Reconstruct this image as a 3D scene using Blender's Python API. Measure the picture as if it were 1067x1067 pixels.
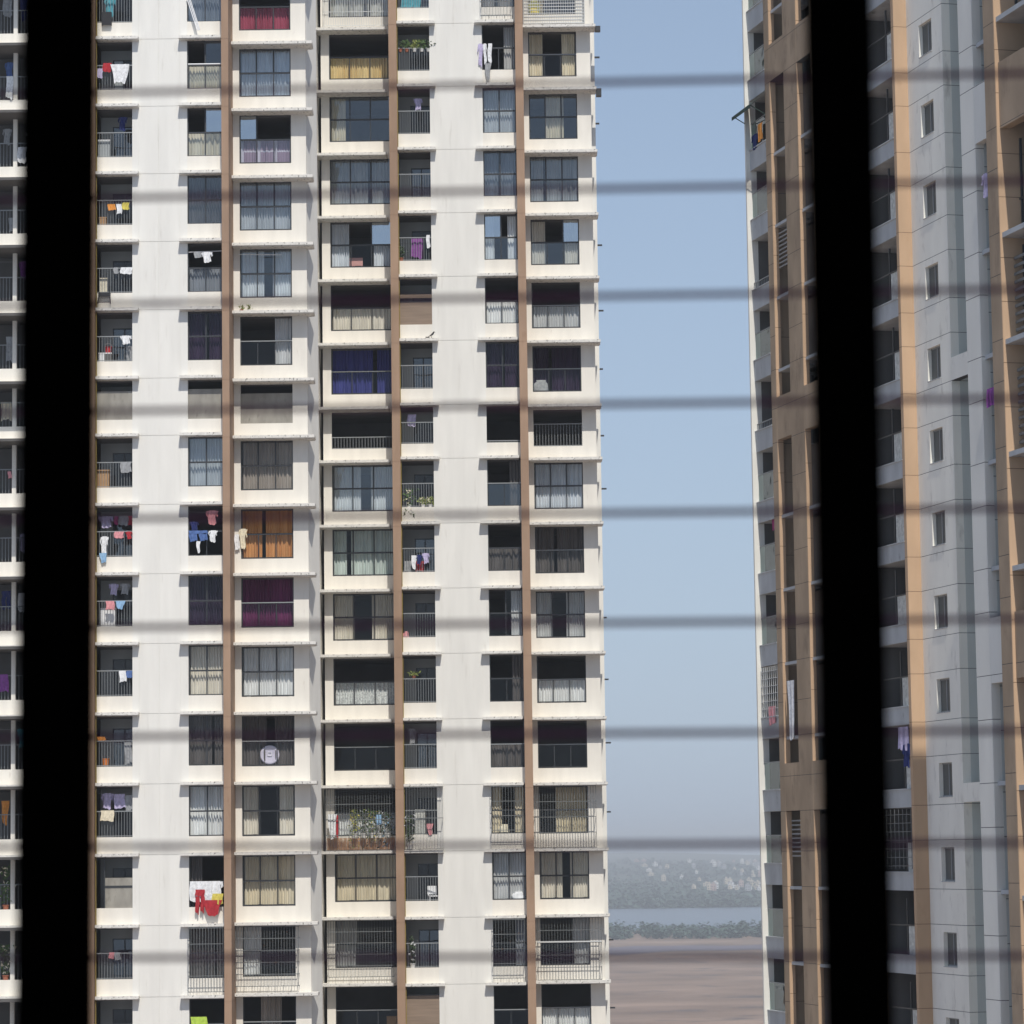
import bpy, math, random
from math import sin, cos, tan, radians, pi
from mathutils import Matrix, Vector

sc = bpy.context.scene
for o in list(bpy.data.objects): bpy.data.objects.remove(o)

# ------------------------------------------------------------------ camera
cam_d = bpy.data.cameras.new("camera"); cam = bpy.data.objects.new("camera", cam_d)
sc.collection.objects.link(cam); sc.camera = cam
PITCH, ROLL = 0.1074, -0.0133
rt = Vector((cos(ROLL), -sin(ROLL) * sin(PITCH), sin(ROLL) * cos(PITCH)))
up = Vector((-sin(ROLL), -cos(ROLL) * sin(PITCH), cos(ROLL) * cos(PITCH)))
fw = Vector((0, cos(PITCH), sin(PITCH)))
m = Matrix.Identity(4)
for i in range(3):
    m[i][0] = rt[i]; m[i][1] = up[i]; m[i][2] = -fw[i]
cam.matrix_world = m
cam_d.sensor_width = 36; cam_d.lens = 36 * 3310.8 / 1067
cam_d.clip_start = 0.05; cam_d.clip_end = 60000
cam_d.dof.use_dof = True; cam_d.dof.focus_distance = 142; cam_d.dof.aperture_fstop = 8.6

# ------------------------------------------------------------------ light
SUN_EL, SUN_AZ = 54, 10                     # behind the camera, a little to the right
world = bpy.data.worlds.new("World"); sc.world = world; world.use_nodes = True
wn = world.node_tree; bg = wn.nodes["Background"]
sky = wn.nodes.new("ShaderNodeTexSky"); sky.sky_type = 'NISHITA'; sky.sun_disc = False
sky.sun_elevation = radians(SUN_EL); sky.sun_rotation = radians(180 - SUN_AZ)
sky.altitude = 100; sky.air_density = 1.0; sky.dust_density = 1.2; sky.ozone_density = 2.5
hz = wn.nodes.new("ShaderNodeMix"); hz.data_type = 'RGBA';                         # thin city haze whitens the sky towards the horizon
tcw = wn.nodes.new("ShaderNodeTexCoord"); spw = wn.nodes.new("ShaderNodeSeparateXYZ"); wn.links.new(tcw.outputs["Generated"], spw.inputs[0])
mrw = wn.nodes.new("ShaderNodeMapRange"); wn.links.new(spw.outputs["Z"], mrw.inputs[0]); mrw.inputs[1].default_value = 0.0; mrw.inputs[2].default_value = 0.66; mrw.inputs[3].default_value = 0.82; mrw.inputs[4].default_value = 0.0
wn.links.new(mrw.outputs[0], hz.inputs[0])
wn.links.new(sky.outputs[0], hz.inputs[6]); hz.inputs[7].default_value = (4.3, 5.35, 6.95, 1)
wn.links.new(hz.outputs[2], bg.inputs[0]); bg.inputs[1].default_value = 0.105
sun_d = bpy.data.lights.new("sun", 'SUN'); sun = bpy.data.objects.new("sun", sun_d)
sc.collection.objects.link(sun)
sun_d.energy = 3.6; sun_d.angle = radians(0.53); sun_d.color = (1.0, 0.95, 0.87)
to_sun = Vector((sin(radians(SUN_AZ)) * cos(radians(SUN_EL)), -cos(radians(SUN_AZ)) * cos(radians(SUN_EL)), sin(radians(SUN_EL))))
sun.rotation_euler = to_sun.to_track_quat('Z', 'Y').to_euler(); sun.location = (0, -40, 120)
sc.view_settings.view_transform = 'Standard'; sc.view_settings.look = 'None'
sc.view_settings.gamma = 1; sc.view_settings.exposure = 0.0
sc.cycles.use_denoising = True
sc.cycles.max_bounces = 6; sc.cycles.volume_bounces = 0; sc.cycles.transparent_max_bounces = 12

# ------------------------------------------------------------------ materials
def nd(nt, t, **kw):
    n = nt.nodes.new(t)
    for k, v in kw.items(): setattr(n, k, v)
    return n
def mat(name, rgb, rough=0.8, var=0.0, scale=3.0, stretch=(1, 1, 1), spec=0.3, metal=0.0, dark=None, cover=0.5, soft=0.12, bump=0.0):
    """Principled paint with a soft tone variation and, optionally, patches of a second colour (stains, wear)."""
    M = bpy.data.materials.new(name); M.use_nodes = True; nt = M.node_tree; b = nt.nodes["Principled BSDF"]
    b.inputs["Roughness"].default_value = rough; b.inputs["Metallic"].default_value = metal
    b.inputs["Specular IOR Level"].default_value = spec
    b.inputs["Base Color"].default_value = (*rgb, 1)
    if var or dark:
        tc = nd(nt, "ShaderNodeTexCoord"); mp = nd(nt, "ShaderNodeMapping"); mp.inputs["Scale"].default_value = stretch
        nt.links.new(tc.outputs["Object"], mp.inputs[0])
        nz = nd(nt, "ShaderNodeTexNoise"); nz.inputs["Scale"].default_value = scale; nz.inputs["Detail"].default_value = 6
        nt.links.new(mp.outputs[0], nz.inputs["Vector"])
        rp = nd(nt, "ShaderNodeMapRange"); rp.inputs[1].default_value = 0.3; rp.inputs[2].default_value = 0.7
        rp.inputs[3].default_value = 1 - var; rp.inputs[4].default_value = 1 + var
        nt.links.new(nz.outputs["Fac"], rp.inputs[0])
        mx = nd(nt, "ShaderNodeMix", data_type='RGBA', blend_type='MULTIPLY'); mx.inputs[0].default_value = 1
        mx.inputs[6].default_value = (*rgb, 1)
        nt.links.new(rp.outputs[0], mx.inputs[7]); last = mx.outputs[2]
        if dark:
            n2 = nd(nt, "ShaderNodeTexNoise"); n2.inputs["Scale"].default_value = scale * 1.7; n2.inputs["Detail"].default_value = 8
            n2.inputs["Roughness"].default_value = 0.65
            nt.links.new(mp.outputs[0], n2.inputs["Vector"])
            r2 = nd(nt, "ShaderNodeMapRange"); r2.inputs[1].default_value = cover; r2.inputs[2].default_value = cover + soft
            nt.links.new(n2.outputs["Fac"], r2.inputs[0])
            m2 = nd(nt, "ShaderNodeMix", data_type='RGBA'); nt.links.new(r2.outputs[0], m2.inputs[0])
            nt.links.new(last, m2.inputs[6]); m2.inputs[7].default_value = (*dark, 1); last = m2.outputs[2]
        nt.links.new(last, b.inputs["Base Color"])
        if bump:
            bp = nd(nt, "ShaderNodeBump"); bp.inputs["Strength"].default_value = bump; bp.inputs["Distance"].default_value = 0.05
            nt.links.new(nz.outputs["Fac"], bp.inputs["Height"]); nt.links.new(bp.outputs[0], b.inputs["Normal"])
    return M
def glass_mat(name, refl, tint):
    M = bpy.data.materials.new(name); M.use_nodes = True; nt = M.node_tree
    for n in list(nt.nodes):
        if n.type == 'BSDF_PRINCIPLED': nt.nodes.remove(n)
    tr = nd(nt, "ShaderNodeBsdfTransparent"); tr.inputs[0].default_value = (*tint, 1)
    gl = nd(nt, "ShaderNodeBsdfGlossy"); gl.inputs["Roughness"].default_value = 0.02
    gl.inputs["Color"].default_value = (.85, .93, 1, 1)
    tc = nd(nt, "ShaderNodeTexCoord"); nz = nd(nt, "ShaderNodeTexNoise"); nz.inputs["Scale"].default_value = 0.9
    nt.links.new(tc.outputs["Object"], nz.inputs["Vector"])
    bp = nd(nt, "ShaderNodeBump"); bp.inputs["Strength"].default_value = 0.08; bp.inputs["Distance"].default_value = 0.3
    nt.links.new(nz.outputs["Fac"], bp.inputs["Height"]); nt.links.new(bp.outputs[0], gl.inputs["Normal"])
    lw = nd(nt, "ShaderNodeLayerWeight"); lw.inputs[0].default_value = 0.5
    pw = nd(nt, "ShaderNodeMath", operation='POWER'); pw.inputs[1].default_value = 4; nt.links.new(lw.outputs["Facing"], pw.inputs[0])
    ad = nd(nt, "ShaderNodeMath", operation='MULTIPLY_ADD'); ad.inputs[1].default_value = 0.6; ad.inputs[2].default_value = refl; ad.use_clamp = True
    nt.links.new(pw.outputs[0], ad.inputs[0])
    mx = nd(nt, "ShaderNodeMixShader"); nt.links.new(ad.outputs[0], mx.inputs[0])
    nt.links.new(tr.outputs[0], mx.inputs[1]); nt.links.new(gl.outputs[0], mx.inputs[2])
    nt.links.new(mx.outputs[0], nt.nodes["Material Output"].inputs[0])
    return M
def cloth(name, rgb, var=0.22):
    return mat(name, rgb, rough=0.95, var=var, scale=7, spec=0.05, dark=tuple(c * .62 + .02 for c in rgb), cover=.60, soft=.06)
def drapery(name, rgb):
    return mat(name, rgb, rough=0.95, var=.10, scale=2.5, stretch=(2, 1, .4), spec=0.05)
def plaid(name, a, b):
    M = mat(name, a, rough=0.95, spec=0.1); nt = M.node_tree
    tc = nd(nt, "ShaderNodeTexCoord"); sp = nd(nt, "ShaderNodeSeparateXYZ"); nt.links.new(tc.outputs["Object"], sp.inputs[0])
    outs = []
    for ax, f, w in (("X", 1.35, .16), ("Z", 1.9, .14)):
        mu = nd(nt, "ShaderNodeMath", operation='MULTIPLY'); mu.inputs[1].default_value = f; nt.links.new(sp.outputs[ax], mu.inputs[0])
        fr = nd(nt, "ShaderNodeMath", operation='FRACT'); nt.links.new(mu.outputs[0], fr.inputs[0])
        lt = nd(nt, "ShaderNodeMath", operation='LESS_THAN'); lt.inputs[1].default_value = w; nt.links.new(fr.outputs[0], lt.inputs[0]); outs.append(lt)
    mxm = nd(nt, "ShaderNodeMath", operation='MAXIMUM'); nt.links.new(outs[0].outputs[0], mxm.inputs[0]); nt.links.new(outs[1].outputs[0], mxm.inputs[1])
    mx = nd(nt, "ShaderNodeMix", data_type='RGBA'); nt.links.new(mxm.outputs[0], mx.inputs[0])
    mx.inputs[6].default_value = (*a, 1); mx.inputs[7].default_value = (*b, 1)
    nt.links.new(mx.outputs[2], nt.nodes["Principled BSDF"].inputs["Base Color"]); return M
def grooved(M, period, lines, phase, rgb=(.05, .05, .05), w=0.018):
    """Cut thin horizontal joint lines into a wall paint (they repeat with the storeys)."""
    nt = M.node_tree; b = nt.nodes["Principled BSDF"]
    src = b.inputs["Base Color"].links[0].from_socket
    tc = nd(nt, "ShaderNodeTexCoord"); sp = nd(nt, "ShaderNodeSeparateXYZ"); nt.links.new(tc.outputs["Object"], sp.inputs[0])
    last = None
    for l in lines:
        a = nd(nt, "ShaderNodeMath", operation='SUBTRACT'); a.inputs[1].default_value = phase + l; nt.links.new(sp.outputs["Z"], a.inputs[0])
        mo = nd(nt, "ShaderNodeMath", operation='FLOORED_MODULO'); mo.inputs[1].default_value = period; nt.links.new(a.outputs[0], mo.inputs[0])
        lt = nd(nt, "ShaderNodeMath", operation='LESS_THAN'); lt.inputs[1].default_value = w; nt.links.new(mo.outputs[0], lt.inputs[0])
        if last is None: last = lt.outputs[0]
        else:
            mm = nd(nt, "ShaderNodeMath", operation='MAXIMUM'); nt.links.new(last, mm.inputs[0]); nt.links.new(lt.outputs[0], mm.inputs[1]); last = mm.outputs[0]
    mx = nd(nt, "ShaderNodeMix", data_type='RGBA'); nt.links.new(last, mx.inputs[0]); nt.links.new(src, mx.inputs[6]); mx.inputs[7].default_value = (*rgb, 1)
    nt.links.new(mx.outputs[2], b.inputs["Base Color"])

STREAK = (1, 1, .12)
MW = mat("white_wall_paint", (.795, .78, .73), var=.045, scale=1.6, stretch=(1.5, 1.5, .2), dark=(.60, .575, .52), cover=.60, soft=.28)
MC = mat("cream_wall_paint", (.80, .765, .69), var=.05, scale=2.2, stretch=(1.2, 1, .25), dark=(.50, .43, .36), cover=.66, soft=.2)
ML = mat("ledge_paint", (.74, .72, .67), var=.12, scale=5, stretch=(1, 1, 1), dark=(.16, .155, .14), cover=.565, soft=.09)
MF = mat("brown_fin_paint", (.365, .245, .168), var=.14, scale=1.2, stretch=(1, 1, .3), dark=(.26, .155, .10), cover=.60, soft=.2)
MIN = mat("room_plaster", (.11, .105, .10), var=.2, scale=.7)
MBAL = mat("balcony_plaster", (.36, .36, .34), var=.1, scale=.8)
MSLAB = mat("slab_soffit", (.34, .38, .35), var=.15, scale=1)
MFR = mat("window_aluminium", (.035, .038, .042), rough=.45, spec=.5)
MRAIL = mat("grey_rail_paint", (.26, .275, .28), rough=.5, spec=.5)
MGRL = mat("grille_steel", (.16, .17, .17), rough=.5, spec=.4, var=.2, dark=(.18, .08, .04), cover=.6)
MGRW = mat("white_grille_steel", (.62, .63, .62), rough=.5)
MG0 = glass_mat("window_glass", 0.02, (.96, .97, .97))
MG1 = glass_mat("bluish_window_glass", 0.11, (.84, .88, .91))
MG2 = glass_mat("sky_mirror_glass", 0.5, (.6, .65, .7))
MBLK = mat("black_door_glass", (.02, .022, .026), rough=.12, spec=.5)
MPAN = mat("grey_board_panel", (.30, .285, .25), var=.2, scale=2.5, stretch=(1, 1, .4), dark=(.16, .15, .13), cover=.58, soft=.2)
MBR = mat("brown_blind", (.27, .205, .155), var=.15, scale=2, stretch=(.3, 1, 5))
CUR = {
 'wht': drapery("white_curtain", (.74, .75, .74)), 'wh2': drapery("ivory_curtain", (.70, .66, .57)), 'wh3': drapery("bluish_white_curtain", (.62, .66, .70)), 'wh4': drapery("sheer_grey_curtain", (.55, .56, .56)), 'gr2': drapery("taupe_curtain", (.36, .32, .28)), 'gr3': drapery("slate_curtain", (.26, .28, .31)), 'gry': drapery("grey_curtain", (.42, .42, .41)), 'crm': drapery("cream_curtain", (.68, .61, .46)),
 'yel': drapery("straw_curtain", (.70, .55, .28)), 'org': drapery("orange_curtain", (.56, .28, .11)), 'pur': drapery("purple_curtain", (.15, .03, .10)),
 'blu': drapery("blue_curtain", (.06, .065, .24)), 'pnk': drapery("pink_teal_curtain", (.36, .08, .12)), 'drk': drapery("dark_curtain", (.13, .12, .115)),
 'grn': drapery("pale_green_curtain", (.55, .62, .58)), 'plaid': plaid("plaid_curtain", (.40, .28, .34), (.72, .66, .70)), 'dpu': drapery("dark_violet_curtain", (.045, .03, .06)),
 'lace': mat("lace_curtain", (.70, .72, .70), rough=.95, var=.15, scale=7, dark=(.45, .47, .47), cover=.5, soft=.08),
}
MORG = mat("orange_tan_paint", (.53, .365, .235), var=.1, scale=1.0, stretch=(1, 1, .4), dark=(.38, .235, .13), cover=.62, soft=.25)
MTAN = mat("tan_paint", (.385, .29, .20), var=.2, scale=.8, stretch=(1, 1, .45), dark=(.21, .155, .11), cover=.55, soft=.22)
MGY = mat("pale_grey_paint", (.88, .865, .785), var=.05, scale=1.3, stretch=(1, 1, .35), dark=(.50, .48, .43), cover=.56, soft=.22)
MGD = mat("shaded_recess_grey", (.57, .60, .57), var=.07, scale=1.3, stretch=(1, 1, .35), dark=(.2, .2, .2), cover=.68, soft=.2)  # darker than the grey wall: the recess shade is put into the colour
MGP = mat("grey_parapet_paint", (.46, .48, .49), var=.12, scale=1.5, stretch=(1, 1, .5), dark=(.16, .16, .15), cover=.62, soft=.15)
MWF = mat("white_edge_paint", (.78, .765, .70), var=.06, scale=1.5, stretch=(1, 1, .2))

# ------------------------------------------------------------------ mesh builder
class MB:
    def __init__(s): s.v = []; s.f = []; s.mi = []
    def box(s, x0, x1, y0, y1, z0, z1, mi=0):
        n = len(s.v)
        s.v += [(x, y, z) for z in (z0, z1) for y in (y0, y1) for x in (x0, x1)]
        for q in ((0, 2, 3, 1), (4, 5, 7, 6), (0, 1, 5, 4), (2, 6, 7, 3), (0, 4, 6, 2), (1, 3, 7, 5)):
            s.f.append(tuple(n + i for i in q)); s.mi.append(mi)
        return s
    def quad(s, a, b, c, d, mi=0):
        n = len(s.v); s.v += [a, b, c, d]; s.f.append((n, n + 1, n + 2, n + 3)); s.mi.append(mi); return s
    def tube(s, a, b, r, k=8, r2=None, mi=0, caps=True):
        a = Vector(a); b = Vector(b); d = (b - a).normalized()
        u = d.cross(Vector((0, 0, 1)) if abs(d.z) < .9 else Vector((1, 0, 0))).normalized(); w = d.cross(u); n = len(s.v)
        for p, rr in ((a, r), (b, r if r2 is None else r2)):
            for i in range(k):
                t = 2 * pi * i / k; s.v.append(tuple(p + (u * cos(t) + w * sin(t)) * rr))
        for i in range(k):
            j = (i + 1) % k; s.f.append((n + i, n + j, n + k + j, n + k + i)); s.mi.append(mi)
        if caps:
            s.f.append(tuple(n + i for i in reversed(range(k)))); s.mi.append(mi); s.f.append(tuple(n + k + i for i in range(k))); s.mi.append(mi)
        return s
    def rings(s, rows, k=10, mi=0):
        """rows: list of (centre xyz, rx, ry) lofted along their order, capped."""
        n = len(s.v)
        for c, rx, ry in rows:
            for i in range(k):
                t = 2 * pi * i / k; s.v.append((c[0] + rx * cos(t), c[1] + ry * sin(t), c[2]))
        for r in range(len(rows) - 1):
            for i in range(k):
                j = (i + 1) % k; s.f.append((n + r * k + i, n + r * k + j, n + (r + 1) * k + j, n + (r + 1) * k + i)); s.mi.append(mi)
        s.f.append(tuple(n + i for i in reversed(range(k)))); s.mi.append(mi)
        e = n + (len(rows) - 1) * k; s.f.append(tuple(e + i for i in range(k))); s.mi.append(mi); return s
    def mesh(s, name, smooth=False):
        me = bpy.data.meshes.new(name); me.from_pydata(s.v, [], s.f)
        if any(s.mi):
            me.polygons.foreach_set("material_index", s.mi)
        if smooth: me.polygons.foreach_set("use_smooth", [True] * len(s.f))
        me.update(); return me
def link(name, me, mats, loc=(0, 0, 0), parent=None, rot=None):
    o = bpy.data.objects.new(name, me); sc.collection.objects.link(o)
    if not isinstance(mats, (list, tuple)): mats = [mats]
    if len(me.materials) == 0:
        for mm in mats: me.materials.append(mm)
    for i, mm in enumerate(mats):
        if i < len(me.materials) and me.materials[i] != mm:
            o.material_slots[i].link = 'OBJECT'; o.material_slots[i].material = mm
    o.location = loc
    if rot: o.rotation_euler = rot
    if parent: o.parent = parent
    return o
def empty(name, loc, label=None, cat=None, rz=0, group=None):
    o = bpy.data.objects.new(name, None); sc.collection.objects.link(o); o.location = loc; o.rotation_euler = (0, 0, rz); o.empty_display_size = .5
    if label: tag(o, label, cat, group)
    return o
def tag(o, label, cat, group=None):
    o["label"] = label; o["category"] = cat
    if group: o["group"] = group
    return o
def kind(o, k): o["kind"] = k; return o
CACHE = {}
def cached(key, fn):
    if key not in CACHE: CACHE[key] = fn()
    return CACHE[key]

# ------------------------------------------------------------------ far land, water, air
GZ = -60.0
MSOIL = mat("dry_mudflat_soil", (.275, .20, .155), rough=.95, var=.28, scale=.02, stretch=(.8, .8, 1), dark=(.15, .125, .115), cover=.55, soft=.12, spec=.05)
nt = MSOIL.node_tree
b = MB().quad((-4000, -38, GZ), (4000, -38, GZ), (4000, 8950, GZ), (-4000, 8950, GZ))
kind(link("ground", b.mesh("ground"), MSOIL), "structure")
MMUD = mat("wet_grey_mud", (.14, .115, .135), rough=.7, var=.2, scale=.02, stretch=(.3, 1, 1), spec=.3)
rnd = random.Random(3)
b = MB(); n = 40; top = []; bot = []
for i in range(n + 1):
    x = -150 + 700 * i / n
    top.append((x, 2060 + rnd.uniform(-25, 25), GZ + .15)); bot.append((x, 1930 + rnd.uniform(-40, 40), GZ + .15))
for i in range(n): b.quad(bot[i], bot[i + 1], top[i + 1], top[i])
kind(link("mudflat", b.mesh("mudflat"), MMUD), "structure")
MWAT = mat("creek_water", (.10, .13, .17), rough=.25, spec=.5, var=.1, scale=.01, stretch=(.3, 1, 1))
b = MB().quad((-3900, 2480, GZ + .3), (3900, 2480, GZ + .3), (3900, 3520, GZ + .3), (-3900, 3520, GZ + .3))
kind(link("water", b.mesh("water"), MWAT), "structure")
# rising far shore
MHILL = mat("scrub_hillside", (.08, .10, .075), rough=.95, var=.35, scale=.01, dark=(.21, .17, .12), cover=.60, soft=.1, spec=.05)
def hill_z(x, y):
    t = max(0, (y - 3450) / 5300)
    return GZ - .5 + 52 * t ** .9 + (5 * sin(x / 310 + 1) + 4 * sin(x / 133 + y / 500)) * min(1, t * 3)
b = MB(); NX, NY = 50, 36
for j in range(NY + 1):
    for i in range(NX + 1):
        x = -3950 + 7900 * i / NX; y = 3440 + 5450 * j / NY; b.v.append((x, y, hill_z(x, y)))
for j in range(NY):
    for i in range(NX):
        a = j * (NX + 1) + i; b.f.append((a, a + 1, a + NX + 2, a + NX + 1)); b.mi.append(0)
kind(link("hills", b.mesh("hills", True), MHILL), "structure")
MLEAF = mat("mangrove_leaves", (.06, .095, .075), rough=.8, var=.45, scale=.25, spec=.15)
def leaf_mass(name, spots, seed, per, size):
    r = random.Random(seed); b = MB()
    for (x, y, z, rr, h) in spots:
        for q in range(per):
            th = r.uniform(0, 2 * pi); ph = r.random() ** .5
            px, py = x + rr * ph * cos(th), y + rr * ph * sin(th)
            pz = z + h * (r.uniform(.1, 1.0)) * (1 - .55 * ph * ph)
            s = size * r.uniform(.6, 1.3)
            a = Vector((r.uniform(-1, 1), r.uniform(-1, 1), r.uniform(-.6, .6))).normalized()
            c = a.cross(Vector((r.uniform(-.5, .5), r.uniform(-.5, .5), 1))).normalized(); p = Vector((px, py, pz))
            b.quad(tuple(p - a * s - c * s * .6), tuple(p + a * s * .8 - c * s * .7), tuple(p + a * s + c * s * .6), tuple(p - a * s * .7 + c * s * .8))
    return kind(link(name, b.mesh(name), MLEAF), "stuff")
r = random.Random(11)
spots = []
for i in range(330):
    x = r.uniform(-40, 330); y = 2235 + r.random() ** 1.5 * 210
    spots.append((x, y, GZ, r.uniform(4, 7.5), r.uniform(6.5, 13.5) * (.8 + .25 * sin(x / 31) + (.15 if x > 125 else 0))))
leaf_mass("mangrove_belt", spots, 5, 70, 1.15)
spots = []
for i in range(1500):
    y = 3470 + r.random() ** 2.0 * 3300; x = r.uniform(-.005, .125) * y
    spots.append((x, y, hill_z(x, y) - 1, r.uniform(7, 17), r.uniform(6, 14)))
leaf_mass("far_shore_wood", spots, 6, 26, 2.8)
# houses of the far town
def house_mesh(w, d, h, st):
    b = MB(); b.box(-w / 2, w / 2, -d / 2, d / 2, 0, h)
    b.box(-w / 2 - .3, w / 2 + .3, -d / 2 - .3, d / 2 + .3, h, h + .5, 1)
    b.box(-w / 5, w / 6, -d / 6, d / 4, h + .5, h + 1.8)
    for s in range(st):
        for q in range(int(w // 3)):
            x = -w / 2 + 1.5 + q * 3; z = 1 + s * 3; b.box(x - .7, x + .7, -d / 2 - .06, -d / 2 + .1, z, z + 1.4, 2)
    return b.mesh("house")
MHW = [mat("far_house_paint_" + n, c, var=.05) for n, c in (("white", (.85, .84, .82)), ("cream", (.66, .58, .45)), ("pink", (.55, .40, .35)), ("grey", (.42, .43, .45)))]
MHR = mat("far_roof_concrete", (.38, .34, .31), var=.1); MHG = mat("far_window_dark", (.04, .045, .05))
kinds = [house_mesh(w, d, h, st) for w, d, h, st in ((5, 5, 4, 1), (7, 6, 6, 2), (6, 6, 8, 2), (9, 6, 4, 1), (4, 4, 4, 1))]
for i in range(190):
    if i < 80: y = r.uniform(4700, 5700); x = y * r.uniform(.068, .124)
    elif i < 120: y = r.uniform(4300, 6200); x = y * r.uniform(.03, .122)
    else: y = r.uniform(3800, 4350); x = y * r.uniform(.055, .118)
    k = r.randrange(5)
    o = link("distant_house", kinds[k], [MHW[r.choice((0, 0, 1, 1, 2, 3))], MHR, MHG], (x, y, hill_z(x, y) + 7.5), None, (0, 0, r.uniform(-.5, .5)))
    tag(o, "tiny pale house among the hazy trees on the far shore", "house", "houses of the far town")
# the air between
M = bpy.data.materials.new("haze"); M.use_nodes = True; nt = M.node_tree
for n in list(nt.nodes):
    if n.type == 'BSDF_PRINCIPLED': nt.nodes.remove(n)
pv = nd(nt, "ShaderNodeVolumePrincipled"); pv.inputs["Density"].default_value = 2.4e-4
pv.inputs["Color"].default_value = (.93, .965, 1.0, 1); pv.inputs["Anisotropy"].default_value = 0.0
nt.links.new(pv.outputs[0], nt.nodes["Material Output"].inputs["Volume"])
b = MB().box(-4050, 4050, -45, 9000, GZ - 2, 54)
kind(link("haze", b.mesh("haze"), M), "stuff")

# ------------------------------------------------------------------ the room of the viewer and its grilled window
MROOM = mat("room_wall_paint", (.62, .58, .52), var=.05, scale=1); MRF = mat("room_floor_tile", (.40, .36, .32), var=.1, scale=2)
WY = 2.88
b = MB()
b.box(-2.6, -.95, 2.95, 3.2, -1.5, 1.6); b.box(.95, 2.6, 2.80, 3.2, -1.5, 1.6)
b.box(-.95, .95, 2.9, 3.2, 1.05, 1.6); b.box(-.95, .95, 2.9, 3.2, -1.5, -.45)
b.box(-2.8, -2.6, -3.6, 3.2, -1.5, 1.6); b.box(2.6, 2.8, -3.6, 3.2, -1.5, 1.6); b.box(-2.6, -1.9, -3.8, -3.6, -1.5, 1.6); b.box(1.9, 2.6, -3.8, -3.6, -1.5, 1.6); b.box(-1.9, 1.9, -3.8, -3.6, 1.25, 1.6)  # unseen rear opening, added to bring light onto the grille bars
kind(link("room_wall", b.mesh("room_wall"), MROOM), "structure")
kind(link("room_floor", MB().box(-2.8, 2.8, -3.8, 3.2, -1.7, -1.5).mesh("room_floor"), MRF), "structure")
kind(link("room_ceiling", MB().box(-2.8, 2.8, -3.8, 3.2, 1.6, 1.8).mesh("room_ceiling"), MROOM), "structure")
MBLACK = mat("black_window_frame", (.004, .0038, .0038), rough=1.0, spec=0.0); MROD = mat("dark_red_grille_paint", (.27, .12, .24), rough=.6, spec=.3, var=.2, scale=8)
win = empty("grilled_window", (0, WY - .034, 0), "dark window frame with two thick black mullions and thin blurred grille bars in front", "window")
win.rotation_euler = (0, .003, radians(-4))
b = MB(); b.box(-.97, -.91, -.03, .03, -.45, 1.05); b.box(.91, .97, -.03, .03, -.45, 1.05); b.box(-.91, .91, -.03, .03, 1.0, 1.05); b.box(-.91, .91, -.03, .03, -.45, -.40)
link("frame", b.mesh("frame"), MBLACK, parent=win)
for x0, x1 in ((-.4475, -.3843), (.2715, .3303)):
    b = MB(); b.box(x0, x1, -.016, .016, -.40, 1.0); b.box(x0 + .004, x1 - .004, -.024, -.016, -.40, 1.0); b.box(x0 + .008, x1 - .008, .016, .027, -.40, 1.0)
    link("mullion", b.mesh("mullion"), MBLACK, parent=win)
bar_me = MB().tube((-.95, 0, 0), (.95, 0, 0), .0028, 12).mesh("grille_bar", True)
for n in range(-3, 12):
    z = .7085 - .1 * n
    if -.39 < z < .99: link("grille_bar", bar_me, MROD, (0, .034, z), win, (0, .006, 0))

# ------------------------------------------------------------------ white tower
LEV = [41.7 - 3 * k + (.5 if k >= 8 else 0) for k in range(20)]       # ledge level above storey k
NF = 18
TB = Vector((-5, 145, GZ))
tower = empty("apartment_tower", TB, "white residential tower block with brown vertical fins, curtained bay windows and laundry balconies", "tower block")
def tl(p): return (p[0] - TB[0], p[1] - TB[1], p[2] - TB[2])
def tpart(name, b, mats, loc=None, parent=None, smooth=False):
    """b in world metres."""
    b.v = [tl(p) for p in b.v]
    return link(name, b.mesh(name, smooth), mats, parent=parent or tower)
ZT, ZB = 44.6, GZ
zlast = LEV[NF]
def opening(k, drop=2.24):
    """bottom of the opening of storey k"""
    return LEV[k] - (1.8 if k == 7 else drop)
wall = MB(); cream = MB()
YA, YAb, YB, YBb = 136.05, 137.6, 145.35, 146.75
def pier(x0, x1, y, seams=()):
    """a full-height pier with a shadow joint at each storey and fine vertical joints"""
    wall.box(x0, x1, y + .02, y + .25, ZB, ZT)
    zs = [ZT] + [LEV[k] for k in range(NF + 1)] + [ZB]; xs = [x0 - .005] + list(seams) + [x1 + .005]
    for i in range(len(zs) - 1):
        for j in range(len(xs) - 1): wall.box(xs[j] + .005, xs[j + 1] - .005, y, y + .02, zs[i + 1] + .012, zs[i] - .012)
pier(-16.35, -13.95, YA, (-16.06, -15.2, -14.28)); pier(-3.58, -1.12, YB, (-3.3, -2.4, -1.45))
def sills(b, x0, x1, y, lintel=.05):
    for k in range(NF):
        b.box(x0, x1, y, y + .22, LEV[k + 1] - .02, opening(k) - (.02 if y in (YAb, YBb) else 0))
        if lintel: b.box(x0, x1, y + .003, y + .22, LEV[k] - .055 - lintel, LEV[k] + .02)
    b.box(x0, x1, y, y + .22, ZB, LEV[NF] - .03)
for x0, x1, y in ((-17.95, -16.35, YA), (-13.95, -12.38, YA), (-5.1, -3.58, YB), (-1.12, .44, YB)): sills(cream, x0, x1, y, 0)
for x0, x1, y in ((-11.81, -9.53, YAb), (-8.35, -5.44, YBb), (1.05, 3.32, YBb), (-24.2, -21.79, YAb), (-21.61, -18.4, YAb)): sills(cream, x0, x1, y, .02)
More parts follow.
